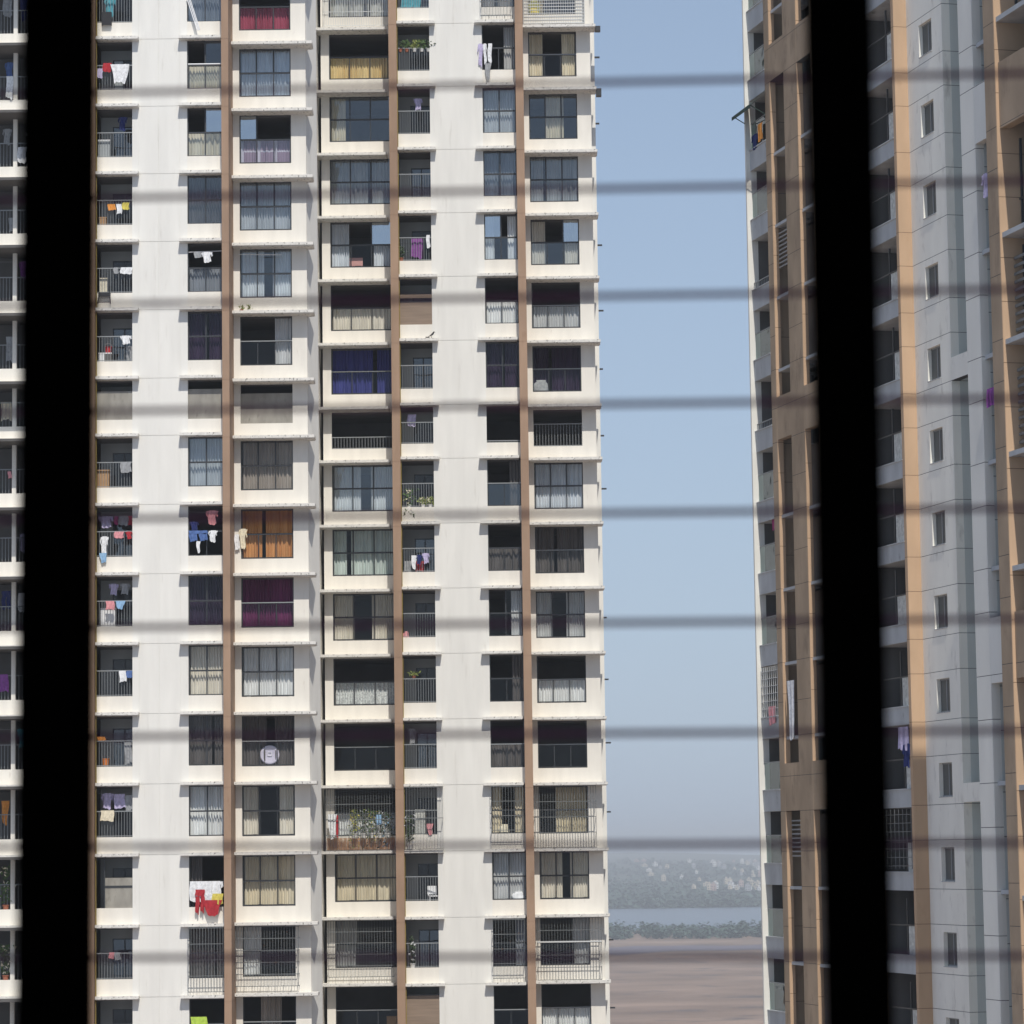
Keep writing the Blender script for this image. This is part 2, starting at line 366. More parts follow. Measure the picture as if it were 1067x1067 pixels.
for x0, x1, y in ((-12.1, -11.81, YAb), (-9.53, -8.87, YAb), (-8.74, -8.35, YBb), (.8, 1.05, YBb), (3.32, 3.98, YBb), (-21.79, -21.61, YAb), (-27, -24.2, YAb)):
    cream.box(x0, x1, y, y + .22, ZB, ZT)
# returns, end walls and the backs of the two stepped blocks
wall.box(-9.12, -8.90, YAb + .22, 149.2, ZB, ZT)
n0 = len(wall.v); P = [(-9.0, 137.85), (-8.868, 137.85), (-8.47, 138.85), (-8.55, 138.95), (-9.0, 138.95)]
wall.v += [(x, y, z) for z in (ZB, ZT) for x, y in P]
for i in range(5):
    wall.f.append((n0 + i, n0 + (i + 1) % 5, n0 + 5 + (i + 1) % 5, n0 + 5 + i)); wall.mi.append(0)
wall.box(-8.74, -8.60, YBb + .22, 149.2, ZB, ZT)
wall.box(3.76, 3.978, YBb + .22, 160, ZB, ZT)
wall.box(3.99, 4.20, 147.7, 148.2, ZB, ZT)
wall.box(-27, 4.2, 160, 160.3, ZB, ZT); wall.box(-27.3, -27, YAb, 160, ZB, ZT)
wall.box(-27, -8.9, 136.3, 160, ZT, ZT + .3); wall.box(-8.9, 4.2, 145.6, 160, ZT, ZT + .3)
tpart("wall", wall, MW)
tpart("bay_wall", cream, MC)
for x0, x1, y, y2 in ((-12.4, -12.09, 135.4, YAb), (-18.24, -17.9, 135.4, YAb), (-5.46, -5.09, 144.7, YBb), (.43, .80, 144.7, YBb)):
    f = MB(); zs = [ZT] + [LEV[k] - .2 for k in range(NF + 1)] + [ZB]
    f.box(x0 + .008, x1 - .008, y + .008, y2, ZB, ZT)
    for i in range(len(zs) - 1): f.box(x0, x1, y, y2 - .01, zs[i + 1] + .01, zs[i] - .01)
    tpart("brown_fin", f, MF)
# yellow-brown edge trim beside the fins that meet a balcony
for x, y in ((-17.895, 135.8), (-5.085, 145.1)):
    tpart("edge_trim", MB().box(x, x + .022, y, y + .2, ZB, ZT), mat("ochre_trim_paint", (.36, .27, .07), var=.2, scale=2))
# dark inside: slabs, party walls, back wall
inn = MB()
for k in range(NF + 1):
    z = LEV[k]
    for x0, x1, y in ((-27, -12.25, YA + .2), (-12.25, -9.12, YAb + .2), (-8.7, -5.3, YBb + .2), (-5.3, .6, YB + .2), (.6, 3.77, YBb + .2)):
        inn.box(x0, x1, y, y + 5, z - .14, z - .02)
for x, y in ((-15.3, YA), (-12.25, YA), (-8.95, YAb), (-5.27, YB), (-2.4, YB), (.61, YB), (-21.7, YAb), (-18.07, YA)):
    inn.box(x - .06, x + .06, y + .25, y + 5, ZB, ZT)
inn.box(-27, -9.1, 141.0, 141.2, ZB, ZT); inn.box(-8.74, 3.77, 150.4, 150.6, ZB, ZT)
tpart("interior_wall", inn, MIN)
# service brackets on the end corner
for k in range(1, NF):
    if k in (3, 9, 14): continue
    b = MB(); z = LEV[k] - 1.17 + .12 * sin(k * 2.3)
    b.box(4.2, 4.40 + .05 * sin(k * 1.7), 147.8, 147.9, z - .035, z + .035)
    tpart("bracket", b, MFR)
    if k < 4:
        tpart("bracket", MB().box(4.21, 4.46, 146.2, 146.6, LEV[k] - .32 if k > 1 else LEV[k] - .2, LEV[k] + .02), MFR)

def curtain_mesh(w, h, seed, amp=.095):
    r = random.Random(seed); b = MB(); n = max(20, int(w / .013)); ph = r.uniform(0, 6); pts = []; sp = 1.0
    for i in range(n + 1):
        sp += r.uniform(-.16, .16); sp = min(1.5, max(.55, sp)); ph += .013 / .15 * 2 * pi * sp
        a = amp * (.72 + .28 * sin(i * .05 + seed)) * (.8 + .3 * sin(i * .017 * seed))
        pts.append((w * i / n, a * sin(ph) + .02 * sin(i * .02 + seed)))
    rows = 5
    for j in range(rows + 1):
        z = h * j / rows; t = 1 - .25 * j / rows
        for x, y in pts: b.v.append((x, y * t, z + (.03 * sin(x * 7 + seed) if j == 0 else 0)))
    for j in range(rows):
        for i in range(n):
            a = j * (n + 1) + i; b.f.append((a, a + 1, a + n + 2, a + n + 1)); b.mi.append(0)
    return b.mesh("curtain", True)
def window_mesh(w, h, nc, tr, sashes):
    """outer frame, transom, mullions; sashes = panes that still have their sash bars"""
    b = MB(); t = .05
    b.box(0, w, 0, .06, 0, t); b.box(0, w, 0, .06, h - t, h); b.box(0, t, .001, .059, t, h - t); b.box(w - t, w, .001, .059, t, h - t)
    if tr: b.box(t, w - t, -.005, .065, tr - .035, tr + .035)
    for c in range(1, nc):
        x = w * c / nc
        if tr: b.box(x - .02, x + .02, .005, .055, t, tr - .035)
        if (c - 1) in sashes or c in sashes: b.box(x - .032, x + .032, .004, .056, (tr + .035) if tr else t, h - t)
    return b.mesh("window")
def pane_mesh(w, h, nc, tr, keep, low):
    b = MB()
    for c in range(nc):
        x0, x1 = w * c / nc, w * (c + 1) / nc
        if low and tr: b.quad((x0, .03, .02), (x1, .03, .02), (x1, .03, tr), (x0, .03, tr))
        if c in keep: b.quad((x0, .036, tr or .02), (x1, .036, tr or .02), (x1, .036, h - .02), (x0, .036, h - .02))
    return b.mesh("pane")
def ledge_part(parent, x0, x1, y0, y1, k, org):
    b = MB(); b.box(x0, x1, y0, y1, LEV[k] - .06, LEV[k] + .065)
    b.box(x0 + .03, x1 - .03, y0 + .05, y1, LEV[k] - .09, LEV[k] - .06)
    b.v = [(p[0] - org[0], p[1] - org[1], p[2] - org[2]) for p in b.v]
    return link("ledge", b.mesh("ledge"), ML, parent=parent)
def cage(parent, x0, x1, y, org, ztop, zbot, dep=.5, m=None, step=.13, horiz=3, ret=True):
    """a projecting steel safety grille"""
    b = MB(); n = int((x1 - x0) / step); t = .009
    for i in range(n + 1):
        x = x0 + (x1 - x0) * i / n; b.box(x - t, x + t, y - dep, y - dep + 2 * t, zbot, ztop)
    for j in range(horiz):
        z = zbot + (ztop - zbot) * j / (horiz - 1) if horiz > 1 else zbot
        b.box(x0, x1, y - dep - .004, y - dep + .02, z - .014, z + .014)
        if ret:
            for x in (x0, x1): b.box(x - .012, x + .012, y - dep, y, z - .012, z + .012)
    nb = int((x1 - x0) / .3)
    for i in range(nb + 1): b.box(x0 + (x1 - x0) * i / nb - t, x0 + (x1 - x0) * i / nb + t, y - dep, y, zbot - .01, zbot + .008)
    b.v = [(p[0] - org[0], p[1] - org[1], p[2] - org[2]) for p in b.v]
    return link("safety_grille", b.mesh("safety_grille"), m or MGRL, parent=parent)

COLS = {  # x0, x1, y of glazing, panes, ledge(x0,x1,y0,y1)
 'A_win': (-13.95, -12.38, YA + .10, 2, (-14.29, -12.40, 135.68, 136.2)),
 'A_bay': (-11.81, -9.53, YAb + .08, 3, (-12.09, -8.54, 136.88, 137.9)),
 'B_bay': (-8.35, -5.46, YBb + .08, 3, (-8.93, -5.63, 146.0, 147.0)),
 'B_win': (-1.12, .43, YB + .10, 2, (-1.46, .36, 144.98, 145.5)),
 'B_end': (1.05, 3.32, YBb + .08, 3, (.81, 4.22, 145.98, 147.0)),
}
# curtain, how it hangs, upper panes missing ('a' all), glass 0 clear / 1 bluish, sky-mirror pane
SPEC = {
 'A_bay': [('wht','full','',0),('pnk','low','a',0),('wht','full','',1),('plaid','low','12',1,0),('wht','full','',1),('wht','full','',1),('gry','right','a',0),None,('gry','full','',0),('org','full','a',0),('pur','full','a',0),('wht','full','',0),('drk','full','a',0),('wht','sides','',0),('crm','full','2',0),('wht','left','a',0),('gry','mid','a',0),('wht','full','',0)],
 'B_bay': [('wht','full','a',1),('yel','low','a',0),('crm','left','',1),('gry','full','',1),('wht','sides','01',0,2),('wht','low','a',0),('blu','full','a',0),None,('wht','full','',1),('grn','full','',1),('wht','sides','',0),('lace','low','a',0),(None,'','a',1),('wht','low','a',0),('crm','full','',0),('gry','left','a',0),(None,'','a',0),('gry','full','',0)],
 'A_win': [('wht','full','',1),('gry','full','',1),('crm','low','0',1),('crm','low','0',1,1),('drk','full','',1),('gry','low','a',0),('dpu','full','',0),None,('gry','full','',1),(None,'','a',0),('dpu','full','',0),('wht','full','',0),('drk','full','',0),('wht','full','',1),('drk','left','a',0),('drk','full','a',0),(None,'','a',0),('gry','full','',0)],
 'B_win': [('gry','full','',1),('gry','right','a',0),('gry','full','',1),('gry','full','',1),('wht','sides','1',1,0),('wht','low','a',0),('dpu','full','',0),None,('drk','right','a',1),('drk','low','a',0),('gry','right','0',1),('drk','right','a',0),('drk','low','a',0),('crm','sides','a',0),('gry','full','',1),('gry','right','a',0),(None,'','a',0),('gry','full','',0)],
 'B_end': [('yel','left','a',1),('crm','sides','a',0),('crm','mid','',1),('gry','full','',1),('wht','sides','01',1,2),('wht','low','a',0),('dpu','full','a',0),None,('wht','full','',0),('drk','full','a',0),('wht','full','',1),('wht','low','a',0),(None,'','a',1),('crm','right','a',0),('wht','full','',0),('wht','right','a',0),('wht','low','a',0),('gry','full','',0)],
}
seed = 0
for col, (x0, x1, y, nc, led) in COLS.items():
    w = x1 - x0
    for k in range(NF):
        seed += 1; zb = opening(k); h = LEV[k] - .06 - zb; org = (x0, y, zb); sp = SPEC[col][k]
        if k == 7:
            if col in ('A_bay', 'A_win'):                      # the low storey, boarded breast-high
                b = MB(); b.box(0, w, 0, .05, 0, 1.28); b.box(0, w, -.01, .06, 1.28, 1.31)
                for q in range(1, 3): b.box(w * q / 3 - .006, w * q / 3 + .006, -.004, 0, 0, 1.28)
                o = link("window", b.mesh("window"), MPAN, tl(org), tower)
            else:
                b = MB(); hh = 1.05 if col == 'B_end' else .55
                if col == 'B_win': hh = .12
                b.box(0, w, 0, .04, hh - .04, hh); b.box(0, w, 0, .04, 0, .03)
                for q in range(int(w / .14) + 1): b.box(q * .14, q * .14 + .02, .01, .03, .03, hh - .04)
                o = link("window", b.mesh("window"), MRAIL, tl(org), tower)
            ledge_part(o, *led, k, org); continue
        cur, how, miss, gl = sp[:4]; mir = sp[4] if len(sp) > 4 else None
        keep = () if miss == 'a' else tuple(c for c in range(nc) if str(c) not in miss)
        tr = h - 1.12
        light = col == 'B_win' and k in (1, 14)
        o = link("window", cached(('win', col, keep), lambda: window_mesh(w, h, nc, tr, keep)), MFR, tl(org), tower)
        kp = tuple(c for c in keep if c != mir)
        gm = (MG0, MG1)[gl if k < 9 else 0]
        low = not (col == 'A_win' and k in (9, 14)) and not (col == 'B_win' and k in (1,))
        if kp or low: link("pane", cached(('pane', col, kp, low), lambda: pane_mesh(w, h, nc, tr, kp, low)), gm, parent=o)
        if mir is not None: link("pane", cached(('pane', col, (mir,), False), lambda: pane_mesh(w, h, nc, tr, (mir,), False)), MG2, parent=o)
        ledge_part(o, *led, k, org)
        if miss == 'a' and (seed % 2 or col == 'B_end'):                       # a steel hand rail on the lower light
            link("rail", cached(('rail', col), lambda: MB().box(0, w, -.03, -.008, tr - .02, tr + .025).mesh("rail")), MRAIL, parent=o)
        if cur:
            segs = {'full': [(0.02, .98)], 'low': [(0.02, .98)], 'sides': [(.02, .30), (.70, .98)], 'left': [(.02, .34)], 'right': [(.66, .98)], 'mid': [(.33, .72)]}[how]
            if col in ('B_end',) and k == 10 or (col == 'B_bay' and k == 10): segs = [(.02, .34), (.62, .98)]
            if col == 'B_end' and k == 13: segs = [(.34, .98)]
            if col == 'B_bay' and k == 2: segs = [(.02, .26)]
            if how == 'full' and seed % 3 == 1: g0 = .25 + .5 * ((seed * 37 % 100) / 100); segs = [(.02, g0 - .035), (g0 + .035, .98)]
            if how == 'full' and seed % 7 == 3: segs = [(.02, .46), (.62, .98)]
            if cur == 'wht': cur = ('wht', 'wh2', 'wht', 'wh3', 'wh4')[seed * 13 % 5]
            elif cur == 'gry': cur = ('gry', 'gr2', 'gr3', 'wh4')[seed * 11 % 4]
            for (a, c) in segs:
                ch = tr - .02 if how == 'low' else h - .08
                v = seed % 3
                me = cached(('cur', round((c - a) * w, 2), round(ch, 2), v), lambda: curtain_mesh((c - a) * w, ch, v * 7 + 3))
                link("curtain", me, CUR[cur], (a * w, .26, .03), o)
        if how == 'low' and cur and col != 'A_win' and k not in (1,):
            pass
        # safety grilles
        if (col, k) in (('B_bay', 13), ('B_end', 13)): cage(o, x0 - (.4 if col == 'B_bay' else .2), x1 + (.35 if col == 'B_end' else -.2), y - .08, org, LEV[k] - .1, LEV[k + 1] + .07, .5, None, .12, 5)
        if (col, k) == ('B_bay', 13):
            q = MB().box(-.35, w - .12, -.0835, -.0805, -.66, -.10); link('rust_stain', q.mesh('rust_stain'), mat('rust_stained_paint', (.52, .30, .16), var=.3, scale=5, stretch=(2, 1, .4), dark=(.70, .62, .52), cover=.50, soft=.15), parent=o)
        if (col, k) == ('B_bay', 15): cage(o, x0 - .3, x1 - .2, y - .08, org, LEV[k] - .1, LEV[k + 1] + .35, .5, None, .12, 6)
        if (col, k) == ('B_end', 15): cage(o, x0 - .15, x1 + .5, y - .08, org, LEV[k] - .1, LEV[k + 1] + .1, .55, None, .13, 6); link("rail", MB().box(-.15, w + .5, -.68, -.64, tr - .03, tr + .03).mesh("rail"), MGRW, parent=o)
        if (col, k) == ('A_bay', 15): cage(o, x0 - .25, x1 + .15, y - .08, org, LEV[k] - .12, LEV[k + 1] + .35, .55, None, .12, 6)
        if (col, k) == ('A_win', 15): cage(o, x0, x1 - .1, y - .08, org, LEV[k] - .12, LEV[k + 1] + .2, .4, None, .12, 5)
        if (col, k) in (('B_win', 13), ('B_win', 15), ('B_win', 0)): cage(o, x0, x1 - .12, y - .08, org, LEV[k] - .12, LEV[k + 1] + .25, .42, None, .12, 5)
        if (col, k) in (('B_end', 0), ('B_bay', 0)): cage(o, x0 - .2, x1 + .4 if col == 'B_end' else x1 - .1, y - .08, org, LEV[k] - .12, LEV[k + 1] + .2, .5, MGRW, .11, 18 if col == 'B_end' else 5)

# balconies with a recessed back wall and door
def balcony(col, k, x0, x1, y, led):
    w = x1 - x0; zb = opening(k); top = LEV[k] - .14; fl = LEV[k + 1] - .02; org = (x0, y, zb); D = 1.45
    b = MB(); xs = .52 if col == 'A' else .56
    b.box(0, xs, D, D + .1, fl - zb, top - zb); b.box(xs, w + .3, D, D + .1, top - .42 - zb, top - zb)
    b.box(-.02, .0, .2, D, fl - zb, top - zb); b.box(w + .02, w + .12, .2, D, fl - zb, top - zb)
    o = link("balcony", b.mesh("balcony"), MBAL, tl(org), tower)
    dw = w - xs + .02; dh = top - .42 - fl
    def door():
        q = MB(); t = .05
        q.box(0, dw, 0, .05, 0, t); q.box(0, dw, 0, .05, dh - t, dh); q.box(0, t, 0, .05, t, dh - t); q.box(dw - t, dw, 0, .05, t, dh - t); q.box(dw / 2 - .03, dw / 2 + .03, 0, .05, t, dh - t)
        q.quad((t, .03, t), (dw - t, .03, t), (dw - t, .03, dh - t), (t, .03, dh - t), 1); return q.mesh("door")
    link("door", cached(('door', col, k == 7), door), [MFR, MBLK if k % 3 else MG1], (xs, D + .01, fl - zb), o)
    ledge_part(o, *led, k, org)
    if (col, k) in (('A', 7),):
        link("panel", MB().box(0, w, .04, .08, 0, 1.25).mesh("panel"), MPAN, parent=o); return o
    if (col, k) in (('B', 5), ('B', 16)):
        hh = 1.05 if k == 5 else 1.75
        b = MB().box(0, w, .05, .08, 0, hh); b.box(0, w, .04, .09, hh, hh + .05, 1); 
        if k == 5: b.box(0, w, .05, .08, 1.25, 1.42)
        link("blind", b.mesh("blind"), [MBR, MFR], parent=o); return o
    if (col, k) == ('A', 14):
        b = MB().box(.36, w, .06, .09, 0, 1.28); b.box(.36, w, .04, .10, .86, .95, 1); b.box(.33, .38, .04, .1, 0, 2.1, 1)
        link("blind", b.mesh("blind"), [MPAN, MFR], parent=o); return o
    hr = 1.12 if k != 7 else 1.02
    def rail():
        q = MB(); q.box(0, w, .05, .09, hr - .045, hr); q.box(0, w, .06, .08, .04, .065); n = int(w / .115)
        for i in range(n + 1): q.box(w * i / n - .008, w * i / n + .008, .062, .078, 0, hr - .045)
        return q.mesh("railing")
    link("railing", cached(('rail', col, k == 7), rail), MRAIL, parent=o)
    if (col, k) == ('B', 13): cage(o, x0, x1 + .25, y, org, LEV[k] - .1, LEV[k + 1] + .1, .45, None, .12, 3)
    return o
for k in range(NF):
    balcony('A', k, -17.9, -16.35, YA, (-17.9, -16.05, 135.68, 136.2))
    balcony('B', k, -5.09, -3.58, YB, (-5.09, -3.31, 144.98, 145.5))
# the big loggias at the left edge of the picture
for k in range(NF):
    for x0, x1 in ((-24.2, -21.79), (-21.61, -18.3)):
        w = x1 - x0; zb = opening(k); org = (x0, YAb, zb); h = LEV[k] - .08 - zb
        b = MB(); b.box(0, w, .9, 1.0, -.75, h - .1)
        o = link("balcony", b.mesh("balcony"), MIN, tl(org), tower)
        def lrail():
            q = MB(); q.box(0, w, .05, .09, 1.02, 1.06); n = int(w / .14)
            for i in range(n + 1): q.box(w * i / n - .009, w * i / n + .009, .06, .08, 0, 1.02)
            return q.mesh("railing")
        link("railing", cached(('lrail', x0), lrail), MRAIL, parent=o)
        if x0 < -22: ledge_part(o, -24.4, -18.3, 136.88, 137.9, k, org)

# ------------------------------------------------------------------ far right tower (its left-facing wall runs away from us)
TH = radians(14.6); RC = Vector((14.836, 110.0, GZ))
rtw = empty("apartment_tower", RC, "grey and tan tower block in shade, behind the right-hand mullion, small square stair windows", "tower block", radians(90) + TH)
FH = 2.906
MGYg = MGY; grooved(MGYg, FH, (9.02, 7.33), -GZ)           # 9.02 and 7.33 in world z
grooved(MGD, FH, (9.02, 7.33), -GZ); grooved(MTAN, FH, (10.25, 8.7), -GZ); grooved(MORG, FH, (9.02, 7.33), -GZ, (.16, .10, .06))
def rpart(name, b, mats, parent=None, base=None):
    b.v = [(p[0], p[1], p[2] - GZ) for p in b.v]
    return link(name, b.mesh(name), mats, parent=parent or base or rtw)
RZT = 44.0
WZ = [8.19 + FH * j for j in range(-6, 12)]                 # stair-window centres
g = MB()
def holes_wall(b, s0, s1, o0, o1, zlist, h0, h1, z0, z1):
    """wall band with one rectangular hole per entry of zlist"""
    zz = sorted(zlist); cur = z0
    for z in zz: b.box(s0, s1, o0, o1, cur, z + h0); cur = z + h1
    b.box(s0, s1, o0, o1, cur, z1)
g.box(-1.55, -.6, -.3, 0, GZ, RZT); g.box(.58, 1.73, -.3, 0, GZ, RZT)
holes_wall(g, -.6, .58, -.3, 0, WZ, -.58, .58, GZ, RZT)
g.box(-9, -3.6, -.3, .18, GZ, RZT)  # near block juts out unseen, added to keep sun off the recess wall
for z0, z1 in ((30.6, 31.4), (16.06, 16.86), (1.57, 2.22), (-13, -12.3)): g.box(-3.6, -1.55, -.30, -.004, z0, z1)
rpart("grey_wall", g, MGYg)
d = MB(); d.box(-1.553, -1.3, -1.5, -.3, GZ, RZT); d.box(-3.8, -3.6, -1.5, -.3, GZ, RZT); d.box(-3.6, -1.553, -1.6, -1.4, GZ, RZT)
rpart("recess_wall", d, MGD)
p = MB(); p.box(1.73, 1.97, -.3, .5, GZ, RZT)
rpart("orange_pier", p, MORG)
t = MB(); bands = ((30.6, 32.1), (16.15, 17.85), (1.55, 3.4), (-13, -11.2))
t.box(5.3, 10.4, .25, .5, GZ, RZT); t.box(12.0, 13.52, .24, .5, GZ, RZT); t.box(15.19, 15.76, .24, .5, GZ, RZT); t.box(15.5, 15.76, -.9, .24, GZ, RZT)
for z0, z1 in bands:
    t.box(10.4, 12.0, .2, .496, z0, z1); t.box(13.52, 15.19, .2, .496, z0, z1)
rpart("tan_wall", t, MTAN)
j = MB(); j.box(11.97, 12.001, .26, .492, GZ, RZT); j.box(15.16, 15.191, .26, .492, GZ, RZT)
rpart("orange_jamb", j, MORG)
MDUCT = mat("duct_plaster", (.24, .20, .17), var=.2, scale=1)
for (s0, s1) in ((10.4, 11.97), (13.52, 15.16)):                       # ducts: a slab at every storey, a louvred opening behind
    for q in range(-6, 12):
        z = 10.2 + FH * q
        if any(a - .3 < z < c + .1 for a, c in bands): continue
        b = MB(); b.box(s0, s1, -.5, .40, z - .06, z + .06); rpart("duct_slab", b, MGP)
        b = MB(); b.box(s0 - 1.2, s1 + .3, -.86, -.8, z + .06, z + FH - .06)
        lv = (s0 > 12 and q in (4, -4))
        for i in range(9 if lv else 0): b.box(s0 + .05, s1 - .05, .25, .29, z + 1.2 + i * .17, z + 1.26 + i * .17, 1)
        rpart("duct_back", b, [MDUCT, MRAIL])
e = MB(); e.box(17.84, 17.96, .2, .64, GZ, RZT); rpart("edge_pier", e, MWF)
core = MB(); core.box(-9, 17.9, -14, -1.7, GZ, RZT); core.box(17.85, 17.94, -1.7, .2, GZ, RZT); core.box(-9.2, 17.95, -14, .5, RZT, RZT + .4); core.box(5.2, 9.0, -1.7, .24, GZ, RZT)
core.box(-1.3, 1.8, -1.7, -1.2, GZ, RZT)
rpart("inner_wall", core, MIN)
# stair windows
def stair_win():
    b = MB(); b.box(-.59, .58, -.17, -.13, -.58, -.53); b.box(-.59, .58, -.17, -.13, .53, .58); b.box(-.03, .03, -.17, -.13, -.53, .53)
    b.quad((-.59, -.15, -.58), (.58, -.15, -.58), (.58, -.15, .58), (-.59, -.15, .58), 1); return b.mesh("window")
MDG = mat("dusty_glass", (.10, .105, .10), rough=.5, spec=.4)
for z in WZ:
    o = link("window", cached('sw', stair_win), [MRAIL, MDG], (0, 0, z - GZ), rtw)
    b = MB().box(-.6, .58, -.2, .03, -.61, -.582); link("sill", cached('swsill', lambda: b.mesh("sill")), MGP, parent=o)
# loggias of that tower
MSCR = glass_mat("green_tinted_glass", .08, (.55, .68, .64))
CLOT = {'wht': cloth("white_cloth", (.78, .79, .80)), 'red': cloth("red_cloth", (.42, .04, .05)), 'pnk': cloth("pink_cloth", (.68, .30, .32)), 'blu': cloth("blue_cloth", (.10, .17, .38)),
        'nvy': cloth("navy_cloth", (.03, .04, .14)), 'lil': cloth("lilac_cloth", (.52, .47, .66)), 'tea': cloth("teal_cloth", (.10, .36, .43)), 'org': cloth("orange_cloth", (.72, .30, .07)),
        'yel': cloth("yellow_cloth", (.65, .55, .12)), 'blk': cloth("black_cloth", (.02, .02, .022)), 'pur': cloth("purple_cloth", (.25, .08, .30)), 'gry': cloth("grey_cloth", (.33, .34, .35)),
        'grn': cloth("lime_cloth", (.45, .62, .10)), 'sky': cloth("sky_blue_cloth", (.28, .46, .66)), 'mag': cloth("magenta_cloth", (.36, .06, .17)), 'crm': cloth("cream_cloth", (.75, .68, .52))}
MPALE = cloth("pale_blind", (.58, .58, .54))
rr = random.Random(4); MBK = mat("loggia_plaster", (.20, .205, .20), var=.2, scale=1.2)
for q in range(-6, 12):
    for tagx, s0, s1, zb in (('far', 15.76, 17.84, 10.22 + 2.885 * q), ('near', 1.97, 5.3, 7.28 + FH * q)):
        b = MB(); ph = .82 if tagx == 'far' else .62
        b.box(s0, s1, .33, .47, zb, zb + ph); b.box(s0, s1, -1.6, .33, zb, zb + .14)
        b.box(s0, s1, .31, .52, zb + ph, zb + ph + .04)
        o = rpart("balcony", b, MGP)
        top = zb + (2.885 if tagx == 'far' else FH)
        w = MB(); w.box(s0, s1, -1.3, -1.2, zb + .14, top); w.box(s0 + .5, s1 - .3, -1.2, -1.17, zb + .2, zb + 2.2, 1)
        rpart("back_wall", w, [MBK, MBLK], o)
        rl = MB(); rl.box(s0, s1, .38, .42, zb + ph + .30, zb + ph + .34)
        for i in range(int((s1 - s0) / .2)): rl.box(s0 + i * .2, s0 + i * .2 + .02, .39, .41, zb + ph + .04, zb + ph + .3)
        if tagx == 'far' and q not in (-2, 2, 4):
            gq = MB(); gq.quad((s0, .40, zb + ph), (s1, .40, zb + ph), (s1, .40, zb + ph + 1.1), (s0, .40, zb + ph + 1.1)); gq.box(s0, s1, .38, .42, zb + ph + 1.1, zb + ph + 1.14, 1)
            rpart("glass_screen", gq, [MSCR, MRAIL], o)
        elif tagx == 'near':
            a = rr.uniform(.55, .95)
            gq = MB(); gq.box(s0 + .05, s0 + 1.25 * a, .34, .37, zb + ph + .04, zb + ph + 1.05); gq.box(s0, s0 + 2.6, .36, .40, zb + ph + 1.05, zb + ph + 1.1, 1); gq.box(s0 + 1.3 * a, s0 + 1.3 * a + .06, .34, .4, zb + ph, zb + ph + 2.0, 1)
            rpart("blind", gq, [MPALE, MFR], o)
        else: rpart("railing", rl, MRAIL, o)
        if (tagx, q) in (('far', -2), ('near', -3)) or (tagx, q) == ('near', -1) and False:
            gq = MB()
            for i in range(9): gq.box(s0 + .1 + i * (s1 - s0 - .2) / 8 - .012, s0 + .1 + i * (s1 - s0 - .2) / 8 + .012, .48, .50, zb + .75, top - .05)
            for i in range(7): gq.box(s0 + .05, s1 - .05, .485, .497, zb + .85 + i * .3, zb + .87 + i * .3)
            rpart("safety_grille", gq, MGRW if tagx == 'far' else MGRL, o)
# awning on an upper loggia
b = MB(); z = 10.22 + 2.885 * 6
for dz in (0, -.05): b.quad((15.7, .5, z + 2.75 + dz), (18.05, .5, z + 2.75 + dz), (18.05, 1.15, z + 2.25 + dz), (15.7, 1.15, z + 2.25 + dz))
b.quad((15.7, 1.15, z + 2.25), (18.05, 1.15, z + 2.25), (18.05, 1.15, z + 2.1), (15.7, 1.15, z + 2.1)); b.tube((15.8, .5, z + 1.9), (15.8, 1.12, z + 2.24), .02, 6); b.tube((17.9, .5, z + 1.9), (17.9, 1.12, z + 2.24), .02, 6)
rpart("awning", b, mat("dark_green_awning", (.03, .06, .05), rough=.7))

# ------------------------------------------------------------------ near right wing, only its far edge in view
WC = Vector((12.852, 88.3, GZ))
wtw = empty("apartment_tower", WC, "nearest tower block, a pale grey and tan strip along the right edge of the picture", "tower block", radians(90) + TH)
def wpart(name, b, mats, parent=None): return rpart(name, b, mats, parent, wtw)
MGW = mat("cool_grey_paint", (.77, .76, .70), var=.05, scale=1.3, stretch=(1, 1, .35), dark=(.38, .39, .40), cover=.66, soft=.25); grooved(MGW, 2.95, (22.42, 21.21), -GZ)
MT2 = mat("tan_paint_weathered", (.385, .29, .20), var=.2, scale=.8, stretch=(1, 1, .45), dark=(.21, .155, .11), cover=.54, soft=.25); grooved(MT2, 2.95, (22.65, 21.5), -GZ)
WT = 31.55
b = MB(); b.box(-1.0, 0, -.25, 0, GZ, WT)
inf = ((19.6, 21.24), (4.5, 6.3), (27, 28.6), (-9.4, -7.6))
for z0, z1 in inf: b.box(-1.97, -1.0, -.25, -.004, z0, z1)
b.box(-.25, 0, -14, -.25, GZ, WT)
wpart("grey_wall", b, MGW)
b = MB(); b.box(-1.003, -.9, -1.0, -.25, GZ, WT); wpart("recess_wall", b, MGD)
for q in range(-5, 9):
    z = 22.4 - 2.95 * q
    if any(a - .2 < z < c + .1 for a, c in inf): continue
    b = MB(); b.box(-1.97, -1.003, -.9, -.10, z - .05, z + .07); b.box(-1.97, -1.40, -.9, -.83, z - 1.9, z - .05, 1)
    for i in range(8): b.box(-1.95, -1.42, -.30, -.27, z - 1.7 + i * .19, z - 1.62 + i * .19, 2)
    wpart("duct_slab", b, [MGP, MIN, MRAIL])
b = MB(); b.box(-2.68, -1.97, -1.0, .085, GZ, WT); b.box(-9, -6.2, -.3, 0, GZ, WT)  # wall beside the slot pushed out, shaped to shade the slot jamb
for z0, z1 in ((19.65, 21.5), (4.55, 6.35), (-10, -8.2)): b.box(-6.2, -2.68, -.3, -.004, z0, z1)
wpart("tan_wall", b, MT2)
b = MB(); b.box(-2.71, -2.679, -1.0, .08, GZ, WT); wpart("orange_jamb", b, MORG)
